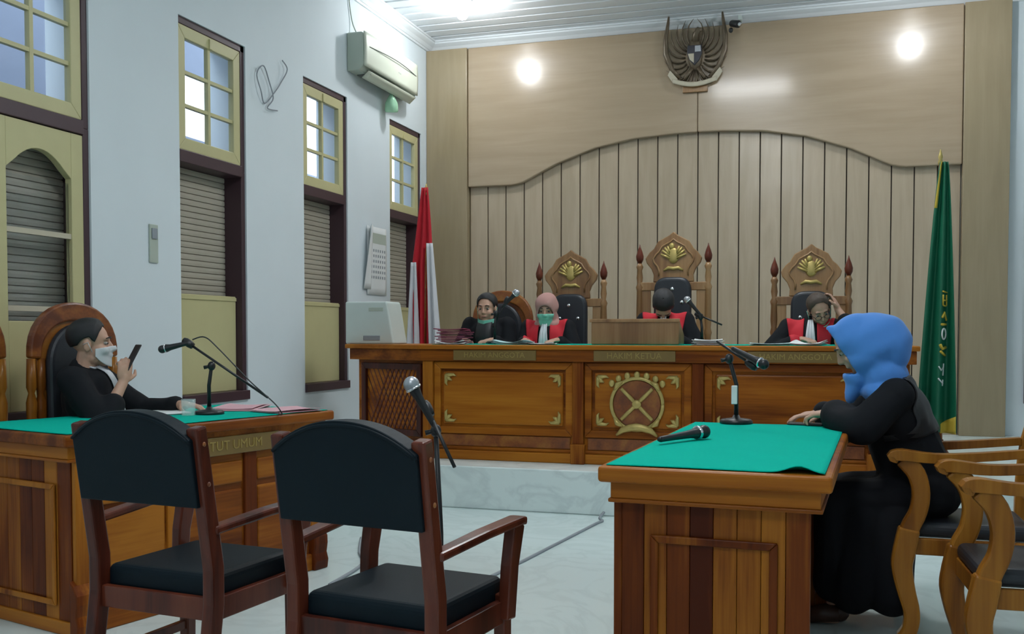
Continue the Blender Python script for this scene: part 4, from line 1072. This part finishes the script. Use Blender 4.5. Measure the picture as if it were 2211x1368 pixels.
def stand(label, base, joint, ends, floor_stand=False, rbase=0.075):
    """base on its surface, upright to the joint, boom through ends[0]..ends[1]"""
    base, joint = V(base), V(joint)
    t = thing('microphone_stand', label, 'stand', base)
    o = base
    if floor_stand:
        for k in range(3):
            a = 2 * PI * k / 3 + 0.4
            MB().tube([(0, 0, 0.20), (0.27 * math.cos(a), 0.27 * math.sin(a), 0.012)], 0.009, 8).build('leg', 'blackmetal', t, smooth=True)
        MB().lathe([(0.018, 0.17), (0.022, 0.2), (0.018, 0.24)], 12).build('leg_hub', 'blackmetal', t, smooth=True)
    else:
        MB().lathe([(rbase, 0), (rbase, 0.012), (rbase * 0.9, 0.02), (0.02, 0.026), (0.012, 0.04)], 24).build('base', 'blackmetal', t, smooth=True)
    j = joint - o
    MB().tube([(0, 0, 0.02), (j.x * 0.0, j.y * 0.0, j.z * 0.6), (j.x, j.y, j.z)], [0.011, 0.010, 0.009], 10).build('upright', 'blackmetal', t, smooth=True)
    MB().ell(j, (0.020, 0.020, 0.024)).build('joint_knob', 'blackmetal', t, smooth=True)
    MB().tube([j + V((0, 0, 0.0)), j + V((-0.035, -0.015, -0.008))], [0.006, 0.010], 8).build('wing_screw', 'blackmetal', t, smooth=True)
    e0, e1 = V(ends[0]) - o, V(ends[1]) - o
    MB().tube([e0, e1], [0.0065, 0.0065], 8).build('boom', 'blackmetal', t, smooth=True)
    MB().lathe([(0.016, -0.03), (0.02, -0.01), (0.02, 0.015), (0.014, 0.03)], 12, frame_to(e0, e0 - e1)).build('clip', 'blackmetal', t, smooth=True)
    return t
def cable(label, pts, r, mat='blackmetal', name='cable', cat='cable'):
    ps = [V(p) for p in pts]; out = []
    n = len(ps)
    for i in range(n - 1):
        p0, p1, p2, p3 = ps[max(i - 1, 0)], ps[i], ps[i + 1], ps[min(i + 2, n - 1)]
        for k in range(6):
            s = k / 6
            out.append(0.5 * ((2 * p1) + (p2 - p0) * s + (2 * p0 - 5 * p1 + 4 * p2 - p3) * s * s + (3 * p1 - p0 - 3 * p2 + p3) * s ** 3))
    out.append(ps[-1])
    return tag(MB().tube(out, r, 8).build(name, mat, smooth=True), label, cat)
# left desk stand
ZD = HD + 0.005
stand('black boom microphone stand on the desk with pink papers', (-3.02, 4.42, ZD), (-2.99, 4.40, 1.115), ((-3.10, 4.36, 1.232), (-2.70, 4.46, 0.955)))
microphone('black microphone on the boom stand facing the masked man', (-3.085, 4.355, 1.235), (-3.235, 4.30, 1.196), 'blackmetal', r=0.021)
cable('thin black cable looping from the boom microphone stand', [(-3.07, 4.355, 1.25), (-3.00, 4.36, 1.262), (-2.93, 4.38, 1.20), (-2.78, 4.42, 1.04), (-2.66, 4.45, 0.93), (-2.62, 4.46, 0.875), (-2.66, 4.50, ZD + 0.004), (-2.72, 4.60, ZD + 0.004)], 0.0035)
# floor stand in front of the middle armchair
stand('black floor microphone stand in front of the dark armchair', (-1.325, 3.36, 0), (-1.335, 3.34, 0.93), ((-1.36, 3.32, 1.01), (-1.225, 3.24, 0.815)), True)
microphone('silver-headed microphone on the floor stand', (-1.325, 3.31, 0.945), (-1.415, 3.27, 1.125), 'silver', r=0.029)
# right desk stand
stand('black boom microphone stand with a white label on the right desk', (-0.385, 4.70, ZD), (-0.415, 4.66, 1.165), ((-0.31, 4.60, 1.14), (-0.475, 4.70, 1.245)))
MB().box((-0.390 + 0.385, 4.655 - 4.70, 1.0 - ZD), (0.026, 0.026, 0.085)).build('white_label', 'paper', bpy.data.objects['microphone_stand.002'], bevel=0.003)
microphone('black microphone slung from the boom stand on the right desk', (-0.40, 4.62, 1.215), (-0.235, 4.53, 1.135), 'blackmetal', r=0.024)
microphone('black microphone with a silver ring lying on green felt', (-0.585, 3.70, ZD + 0.020), (-0.437, 3.985, ZD + 0.030), 'blackmetal', r=0.027)
# judges' microphones
stand("black microphone stand between the clerk and the pink-hijab judge", (-2.50, 7.52, ZBT), (-2.49, 7.52, 1.44), ((-2.40, 7.52, 1.545), (-2.52, 7.53, 1.33)), rbase=0.06)
microphone('silver-tipped microphone beside the pink-hijab judge', (-2.44, 7.52, 1.49), (-2.295, 7.50, 1.62), 'silver', r=0.03)
stand('black microphone stand with a long boom beside the bowed judge', (-0.875, 7.55, ZBT), (-0.885, 7.55, 1.405), ((-0.90, 7.55, 1.42), (-0.725, 7.53, 1.345)), rbase=0.06)
microphone('silver-tipped microphone beside the bowed judge', (-0.885, 7.54, 1.42), (-1.0, 7.53, 1.555), 'silver', r=0.026)
# ------------------------------------------------------------------ phones, papers, things on the tables
def phone(label, T, name='phone'):
    t = thing(name, label, 'phone'); t.matrix_world = T
    MB().box((0, 0, 0), (0.075, 0.155, 0.008)).build('case', 'blackmetal', t, bevel=0.004)
    MB().box((0, 0, 0.0043), (0.068, 0.145, 0.001)).build('screen', 'robepanel', t)
    return t
W6 = Matrix.Translation((-3.63, 4.28, 0)) @ Matrix.Rotation(RZ6, 4, 'Z')
phone('black phone held up before the masked man', W6 @ Matrix.Translation((0.022, 0.215, 1.155)) @ Euler((math.radians(62), 0, math.radians(38))).to_matrix().to_4x4())
phone('black phone lying flat under the hand of the blue-hijab woman', Matrix.Translation((-0.075, 4.70, ZD + 0.006)) @ Matrix.Rotation(math.radians(80), 4, 'Z'))
def sheets(label, loc, rz, n, w, l, mat, cat='papers', name='paper_stack', jit=0.02, th=0.0025, warp=0.004):
    t = thing(name, label, cat, loc, rz)
    rnd = random.Random(hash(label) % 1000)
    rnd = random.Random(len(label) * 7 + n)
    for k in range(n):
        ph = rnd.random() * 6
        def fn(u, v):
            return ((u - 0.5) * w, (v - 0.5) * l, warp * (0.3 + k * 0.5) * (u - 0.5) ** 2 * 4 * (0.6 + 0.4 * math.sin(ph + 3 * v)))
        o = MB().grid(fn, 8, 6).build('sheet', mat, t, solid=th * 0.6)
        o.location = (rnd.uniform(-jit, jit), rnd.uniform(-jit, jit), th * (k + 0.6)); o.rotation_euler = (0, 0, rnd.uniform(-0.1, 0.1))
    return t
sheets('loose pink papers beside the boom microphone stand', (-3.06, 4.78, ZD), 0.3, 5, 0.22, 0.32, 'pink')
sheets('pink paper at the far corner of the left desk', (-2.76, 4.72, ZD), -0.35, 4, 0.21, 0.30, 'pink')
sheets('white papers under the hand of the masked man', (-3.30, 4.40, ZD), 0.9, 3, 0.21, 0.30, 'paper')
# clear glass beside the stand
gl = tag(MB().lathe([(0.030, 0), (0.033, 0.005), (0.036, 0.085), (0.034, 0.085), (0.030, 0.008), (0.0, 0.006)], 20).build('drinking_glass', 'clear', smooth=True), 'small clear drinking glass on the desk with pink papers', 'glass')
gl.location = (-3.06, 4.30, ZD)
# papers on the judges' bench
sheets("stack of maroon folders at the clerk's elbow", (-2.80, 7.40, ZBT), 0.2, 9, 0.24, 0.26, 'maroonpaper', jit=0.02, th=0.013, warp=0.002)
sheets('curled white paper in front of the maroon folders', (-2.76, 7.245, ZBT), 0.1, 3, 0.22, 0.16, 'paper', warp=0.02)
sheets('pale blue papers before the pink-hijab judge', (-2.28, 7.34, ZBT), -0.2, 5, 0.26, 0.20, 'bluepaper', warp=0.010)
sheets('open white documents before the pink-hijab judge', (-2.05, 7.30, ZBT), 0.15, 3, 0.20, 0.20, 'paper', warp=0.012)
sheets('thick white document beside the bowed judge', (-0.80, 7.32, ZBT), 0.05, 9, 0.20, 0.22, 'paper', th=0.004, warp=0.002)
sheets('grey-white papers beside the judge resting his head', (-0.36, 7.34, ZBT), 0.1, 4, 0.28, 0.2, 'bluepaper', warp=0.006)
sheets('curled white papers before the judge resting his head', (-0.10, 7.32, ZBT), -0.3, 4, 0.22, 0.18, 'paper', warp=0.016)
# reading stand
t = thing('reading_stand', 'slanted wooden reading stand in front of the bowed judge', 'stand', (-1.335, 7.42, ZBT))
MB().prism([(-0.15, 0.0), (0.15, 0.0), (0.15, 0.08), (-0.10, 0.185), (-0.15, 0.185)], -0.325, 0.325, 'yz').build('body', 'throne', t, bevel=0.008)
MB().bb(-0.335, 0.335, -0.165, -0.15, 0.165, 0.19).build('lip', 'throne', t, bevel=0.004)
# pale plastic box on the left end
t = thing('plastic_box', "pale plastic box with slanted side at the window end of the judges' bench", 'box', (-3.58, 7.62, 0.31 + BH))
b_ = MB().prism([(-0.215, 0), (0.225, 0), (0.205, 0.10), (0.185, 0.22), (0.165, 0.34), (0.15, 0.35), (-0.215, 0.35)], -0.14, 0.14, 'xz').build('shell', 'plastic', t, bevel=0.015, seg=3)
MB().bb(-0.05, 0.10, -0.146, -0.138, 0.03, 0.07).build('vent', 'greyprint', t, bevel=0.003)
MB().bb(0.0, 0.13, -0.144, -0.138, 0.27, 0.30).build('grip', 'acgrey', t, bevel=0.003)

# ------------------------------------------------------------------ flags
def flag_pole(t, h, lean=(0, 0)):
    MB().lathe([(0.15, 0), (0.15, 0.03), (0.06, 0.06), (0.025, 0.12), (0.02, 0.16)], 20).build('base', 'mahog', t, smooth=True)
    MB().tube([(0, 0, 0.1), (lean[0], lean[1], h)], [0.014, 0.012], 10).build('pole', 'archwood', t, smooth=True)
    MB().lathe([(0.012, 0), (0.02, 0.02), (0.012, 0.045), (0.018, 0.06), (0.003, 0.12)], 12, T_((lean[0], lean[1], h - 0.02))).build('finial', 'gold', t, smooth=True)
def drape(x0, x1, z0, z1, folds, depth, yc=-0.02, phase=0.0, hemdrop=0.0):
    """hanging cloth: x0(v), x1(v) side outlines, v runs downward"""
    def fn(u, v):
        x = x0(v) + (x1(v) - x0(v)) * u
        z = z0 + (z1 - z0) * v - hemdrop * v * u
        y = yc - depth * (0.25 + 0.75 * v) * math.sin(u * folds * PI + phase + 1.2 * v) 
        return (x, y, z)
    return fn
lf = thing('national_flag', 'red and white flag hanging folded on its pole in the window corner', 'flag', (-3.72, 9.0, 0.31))
flag_pole(lf, 2.32, (0.03, 0.0))
MB().grid(drape(lambda v: -0.01 - 0.10 * min(1, v / 0.45) + 0.05 * max(0, v - 0.45), lambda v: 0.055 + 0.06 * v + 0.02 * math.sin(5 * v), 2.38, 0.65, 5, 0.035), 40, 40).build('red_cloth', 'red', lf, smooth=True, solid=0.004)
MB().grid(drape(lambda v: -0.11 - 0.05 * v, lambda v: -0.055 + 0.035 * v, 1.66, 0.65, 3, 0.03, -0.055), 24, 24).build('white_cloth', 'white', lf, smooth=True, solid=0.004)
MB().grid(drape(lambda v: 0.055 + 0.03 * v, lambda v: 0.115 + 0.09 * v, 1.84, 0.86, 3, 0.03, -0.055, 1.0, 0.12), 24, 24).build('white_cloth', 'white', lf, smooth=True, solid=0.004)
gf = thing('green_flag', 'green flag with gold emblem and yellow fringe on its pole beside the pilaster', 'flag', (0.86, 8.25, 0.31))
flag_pole(gf, 2.27, (-0.03, 0.0))
gx0 = lambda v: -0.035 - 0.155 * v ** 0.8 + 0.05 * max(0, v - 0.8)
gx1 = lambda v: 0.02 + 0.085 * v ** 0.7 - 0.04 * max(0, v - 0.9)
gfn = drape(gx0, gx1, 2.27, 0.22, 4, 0.05, -0.03, 0.4, -0.0)
MB().grid(gfn, 44, 50).build('cloth', 'flaggreen', gf, smooth=True, solid=0.004)
def on_green(u, v, off=0.012):
    p = V(gfn(u, v)); return V((p.x, p.y - off, p.z))
MB().grid(lambda a, b: on_green(0.10 + 0.16 * a - 0.10 * b, 0.0 + 0.17 * b, 0.006), 4, 12).build('fringe', 'flaggold', gf, smooth=True, solid=0.004)
MB().grid(lambda a, b: on_green(0.62 + 0.36 * a, 0.955 + 0.05 * b + 0.03 * (0.5 - a) * (1 - b), 0.008), 6, 4).build('fringe', 'flaggold', gf, smooth=True, solid=0.004)
def gold_mark(strokes, mat='flaggold', r=0.006):
    m = MB()
    for st in strokes: m.tube([on_green(u, v) for u, v in st], r, 6)
    return m.build('gold_mark', mat, gf, smooth=True)
gold_mark([[(0.60, 0.478), (0.78, 0.482)]]); gold_mark([[(0.62, 0.49), (0.62, 0.53)]]); gold_mark([[(0.76, 0.49), (0.76, 0.53)]]); gold_mark([[(0.62, 0.51), (0.76, 0.512)]]); gold_mark([[(0.64, 0.53), (0.74, 0.532)]])
gold_mark([[(0.60, 0.575), (0.67, 0.555), (0.76, 0.585)]], r=0.009); gold_mark([[(0.58, 0.60), (0.74, 0.60)]], r=0.010)
m = MB(); m.tube([on_green(0.67 + 0.07 * math.cos(a), 0.635 + 0.020 * math.sin(a), 0.016) for a in [2 * PI * k / 14 for k in range(15)]], 0.006, 6); m.build('emblem_ring', 'paper', gf, smooth=True)
gold_mark([[(0.55, 0.675), (0.62, 0.69), (0.74, 0.685)]], r=0.012); gold_mark([[(0.57, 0.70), (0.72, 0.715)]], r=0.010)
gold_mark([[(0.52, 0.755), (0.60, 0.77), (0.66, 0.76)]], 'paper', 0.005); gold_mark([[(0.68, 0.745), (0.66, 0.79)]], 'paper', 0.005); gold_mark([[(0.52, 0.80), (0.66, 0.82)]], 'paper', 0.006); gold_mark([[(0.66, 0.805), (0.65, 0.828)]], 'paper', 0.005)

# ------------------------------------------------------------------ things on the walls
ac = thing('air_conditioner', 'aged cream wall air conditioner with open louver', 'air conditioner', (XL, 8.98, 3.86))
# local: x out of the wall, y along it
n = 14; body = []
MB().prism([(0.0, -0.17), (0.12, -0.17), (0.17, -0.12), (0.17, 0.16), (0.15, 0.18), (0, 0.18)], -0.62, 0.62, 'xz').build('body', 'acgrey', ac, bevel=0.012)
def acf(u, v):
    y = -0.62 + 1.24 * u; bow = 0.035 * math.sin(PI * min(1, max(0, u)))
    return (0.175 + bow * (1 - 0.6 * v) + 0.006 * math.sin(PI * v), y, -0.13 + 0.31 * v - 0.02 * math.sin(PI * u) * (1 - v))
MB().grid(acf, 24, 8).build('front_cover', 'acplastic', ac, smooth=True, solid=0.012)
MB().tube([(0.19 + 0.036 * math.sin(PI * u), -0.54 + 1.10 * u, 0.055 + 0.008 * math.sin(PI * u)) for u in [k / 16 for k in range(17)]], 0.004, 6).build('cover_seam', 'acdark', ac, smooth=True)
MB().bb(0.03, 0.165, -0.47, 0.50, -0.178, -0.168).build('outlet', 'acdark', ac)
MB().grid(lambda u, v: (0.175 + 0.028 * math.sin(PI * u) - 0.07 * v, -0.52 + 1.10 * u, -0.155 - 0.06 * v - 0.015 * math.sin(PI * u)), 16, 3).build('louver', 'acplastic', ac, smooth=True, solid=0.008)
MB().box((0.212, 0.1, -0.03), (0.004, 0.06, 0.012)).build('badge', 'acgrey', ac)
bt = thing('green_bottle', 'small pale green plastic bottle hung under the air conditioner', 'bottle', (XL + 0.09, 9.15, 3.475))
MB().lathe([(0.0, 0.0), (0.06, 0.0), (0.068, 0.015), (0.062, 0.09), (0.04, 0.13), (0.016, 0.165), (0.016, 0.19)], 18, T_((0, 0, 0), 0.25, 0.1)).build('shell', 'bottle', bt, smooth=True)
cable('thin grey wire running from the cornice to the air conditioner', [(XL + 0.012, 8.38, ZC - 0.10), (XL + 0.012, 8.40, 4.3), (XL + 0.02, 8.44, 4.15), (XL + 0.06, 8.46, 4.04)], 0.006, 'acgrey', 'wire')
cable('loose tangle of thin wire hanging on the wall between windows', [(XL + 0.02, 7.18, 3.48), (XL + 0.03, 7.24, 3.42), (XL + 0.02, 7.16, 3.30), (XL + 0.03, 7.05, 3.20), (XL + 0.015, 6.92, 3.08), (XL + 0.03, 6.84, 3.16), (XL + 0.02, 6.80, 3.28), (XL + 0.03, 6.88, 3.36), (XL + 0.02, 6.98, 3.26), (XL + 0.03, 7.02, 3.14), (XL + 0.02, 6.95, 3.05), (XL + 0.02, 7.10, 3.06)], 0.005, 'greyprint', 'wire')
sw = thing('wall_switch', 'small grey plate on the wall between the first two windows', 'switch', (XL, 5.55, 1.87))
MB().bb(0, 0.012, -0.04, 0.045, -0.125, 0.125).build('plate', 'acgrey', sw, bevel=0.004)
MB().bb(0.012, 0.02, -0.025, 0.03, 0.03, 0.10).build('rocker', 'greyprint', sw, bevel=0.003)
# wall calendar with a curled top page
cl = thing('wall_calendar', 'white wall calendar with a curling page between the last two windows', 'calendar', (XL, 8.95, 1.66))
MB().grid(lambda u, v: (0.012 + 0.004 * math.sin(3 * v), -0.21 + 0.44 * u, 0.66 * v), 8, 10).build('page', 'paper', cl, smooth=True, solid=0.003)
MB().grid(lambda u, v: (0.02 + 0.07 * (1 - u) ** 2 * v, -0.30 + 0.16 * u + 0.05 * v, 0.05 + 0.62 * v), 8, 10).build('curled_page', 'paper', cl, smooth=True, solid=0.003)
MB().bb(0.016, 0.018, -0.13, 0.21, 0.50, 0.60).build('picture', 'acgrey', cl)
for r_ in range(6):
    for c_ in range(7):
        MB().box((0.018, -0.12 + 0.05 * c_, 0.43 - 0.052 * r_), (0.002, 0.022, 0.026)).build('date_mark', 'greyprint', cl)
# emblem
ga = thing('garuda_emblem', 'bronze bird emblem with shield and pale ribbon on the upper wall board', 'emblem', (-1.275, YB - 0.13, 4.10))
def wing_feather(sx, k):
    a0 = math.radians(-62 + 15 * k)
    r0, r1 = 0.10, 0.335 - 0.008 * abs(k - 4)
    pts = []
    for q in range(6):
        f = q / 5; r = r0 + (r1 - r0) * f; an = a0 + 0.50 * f * f
        pts.append((sx * r * math.cos(an) * 0.98, -0.01 * f, -0.02 + r * math.sin(an) * 1.25))
    return MB().tube(pts, [0.020, 0.026, 0.026, 0.022, 0.016, 0.004], 6, flat=0.35)
for sx in (-1, 1):
    for k in range(9): wing_feather(sx, k).build('wing_feather', 'garuda', ga, smooth=True)
    MB().tube([(sx * 0.14, 0.0, -0.24), (sx * 0.23, -0.01, -0.14), (sx * 0.295, -0.012, 0.02), (sx * 0.30, -0.012, 0.17), (sx * 0.275, -0.012, 0.33), (sx * 0.262, -0.01, 0.46)], [0.020, 0.026, 0.028, 0.024, 0.016, 0.003], 8).build('wing_edge', 'garuda', ga, smooth=True)
    MB().prism([(sx * 0.17, -0.24), (sx * 0.25, -0.145), (sx * 0.275, -0.195), (sx * 0.215, -0.285)], -0.03, -0.015, 'xz').build('ribbon_end', 'ribbon', ga, bevel=0.003)
    MB().tube([(sx * 0.03, -0.02, -0.14), (sx * 0.07, -0.03, -0.20), (sx * 0.10, -0.035, -0.245)], [0.022, 0.018, 0.014], 8).build('leg', 'garuda', ga, smooth=True)
for k in range(7):
    a = math.radians(-90 + (k - 3) * 13)
    MB().tube([(0.03 * math.cos(a), 0, -0.13), (0.16 * math.cos(a), -0.008, -0.13 + 0.13 * math.sin(a)), (0.22 * math.cos(a), -0.01, -0.13 + 0.185 * math.sin(a))], [0.014, 0.020, 0.006], 6, flat=0.4).build('tail_feather', 'garuda', ga, smooth=True)
MB().ell((0, -0.01, 0.0), (0.075, 0.04, 0.16)).build('breast', 'garuda', ga, smooth=True)
sh_ = [(-0.07, 0.08), (0.07, 0.08), (0.075, 0.0), (0.05, -0.07), (0, -0.12), (-0.05, -0.07), (-0.075, 0.0)]
shd = MB().prism(sh_, -0.065, -0.045, 'xz').build('shield', 'garudadark', ga, bevel=0.006)
MB().prism([(0.005, 0.01), (0.065, 0.01), (0.06, 0.07), (0.005, 0.07)], -0.072, -0.062, 'xz').build('shield_quarter', 'silver', shd)
MB().prism([(-0.065, -0.005), (-0.005, -0.005), (-0.005, -0.10), (-0.045, -0.065)], -0.072, -0.062, 'xz').build('shield_quarter', 'ribbon', shd)
MB().tube([(0.0, -0.01, 0.13), (0.01, -0.03, 0.20), (0.04, -0.045, 0.235), (0.075, -0.05, 0.225)], [0.04, 0.034, 0.03, 0.012], 10).build('head', 'garuda', ga, smooth=True)
MB().grid(lambda u, v: (-0.22 + 0.44 * u, -0.04 - 0.012 * math.sin(PI * u), -0.235 - 0.05 * math.sin(PI * u) - 0.045 * v), 18, 3).build('ribbon', 'ribbon', ga, smooth=True, solid=0.006)
MB().bb(-0.125, 0.125, -0.012, 0.025, -0.375, -0.315).build('mount', 'throne', ga, bevel=0.004)
# security camera beside it
cc = thing('security_camera', 'black security camera on a pale bracket beside the bird emblem', 'camera', (-0.86, YB - 0.105, 4.36))
MB().box((0.03, -0.05, 0.05), (0.035, 0.10, 0.05)).build('bracket', 'plastic', cc, bevel=0.006)
MB().lathe([(0.026, -0.07), (0.034, -0.06), (0.036, 0.05), (0.028, 0.07)], 16, T_((-0.01, -0.13, -0.02), 1.9, 0.0, 0.7)).build('housing', 'blackmetal', cc, smooth=True)
MB().lathe([(0.02, 0.0), (0.022, 0.02), (0.0, 0.026)], 14, T_((-0.01, -0.13, -0.02), 1.9, 0, 0.7) @ Matrix.Translation((0, 0, 0.062))).build('lens', 'chrome', cc, smooth=True)
MB().ell((-0.055, -0.12, -0.075), (0.022, 0.022, 0.026)).build('cable_gland', 'blackmetal', cc, smooth=True)
# cables on the floor
cable('grey cable lying across the marble floor to the platform', [(-1.66, 4.9, 0.006), (-1.60, 5.3, 0.006), (-1.55, 5.7, 0.006), (-1.50, 6.1, 0.006), (-1.45, 6.5, 0.006), (-1.43, 6.62, 0.006), (-1.47, 6.72, 0.006), (-1.46, 6.81, 0.03)], 0.010, 'greyprint')
cable('grey cable on the floor beside the scroll foot of the left desk', [(-2.38, 4.5, 0.009), (-2.42, 4.95, 0.009), (-2.58, 5.25, 0.009), (-2.74, 5.6, 0.009)], 0.009, 'greyprint')
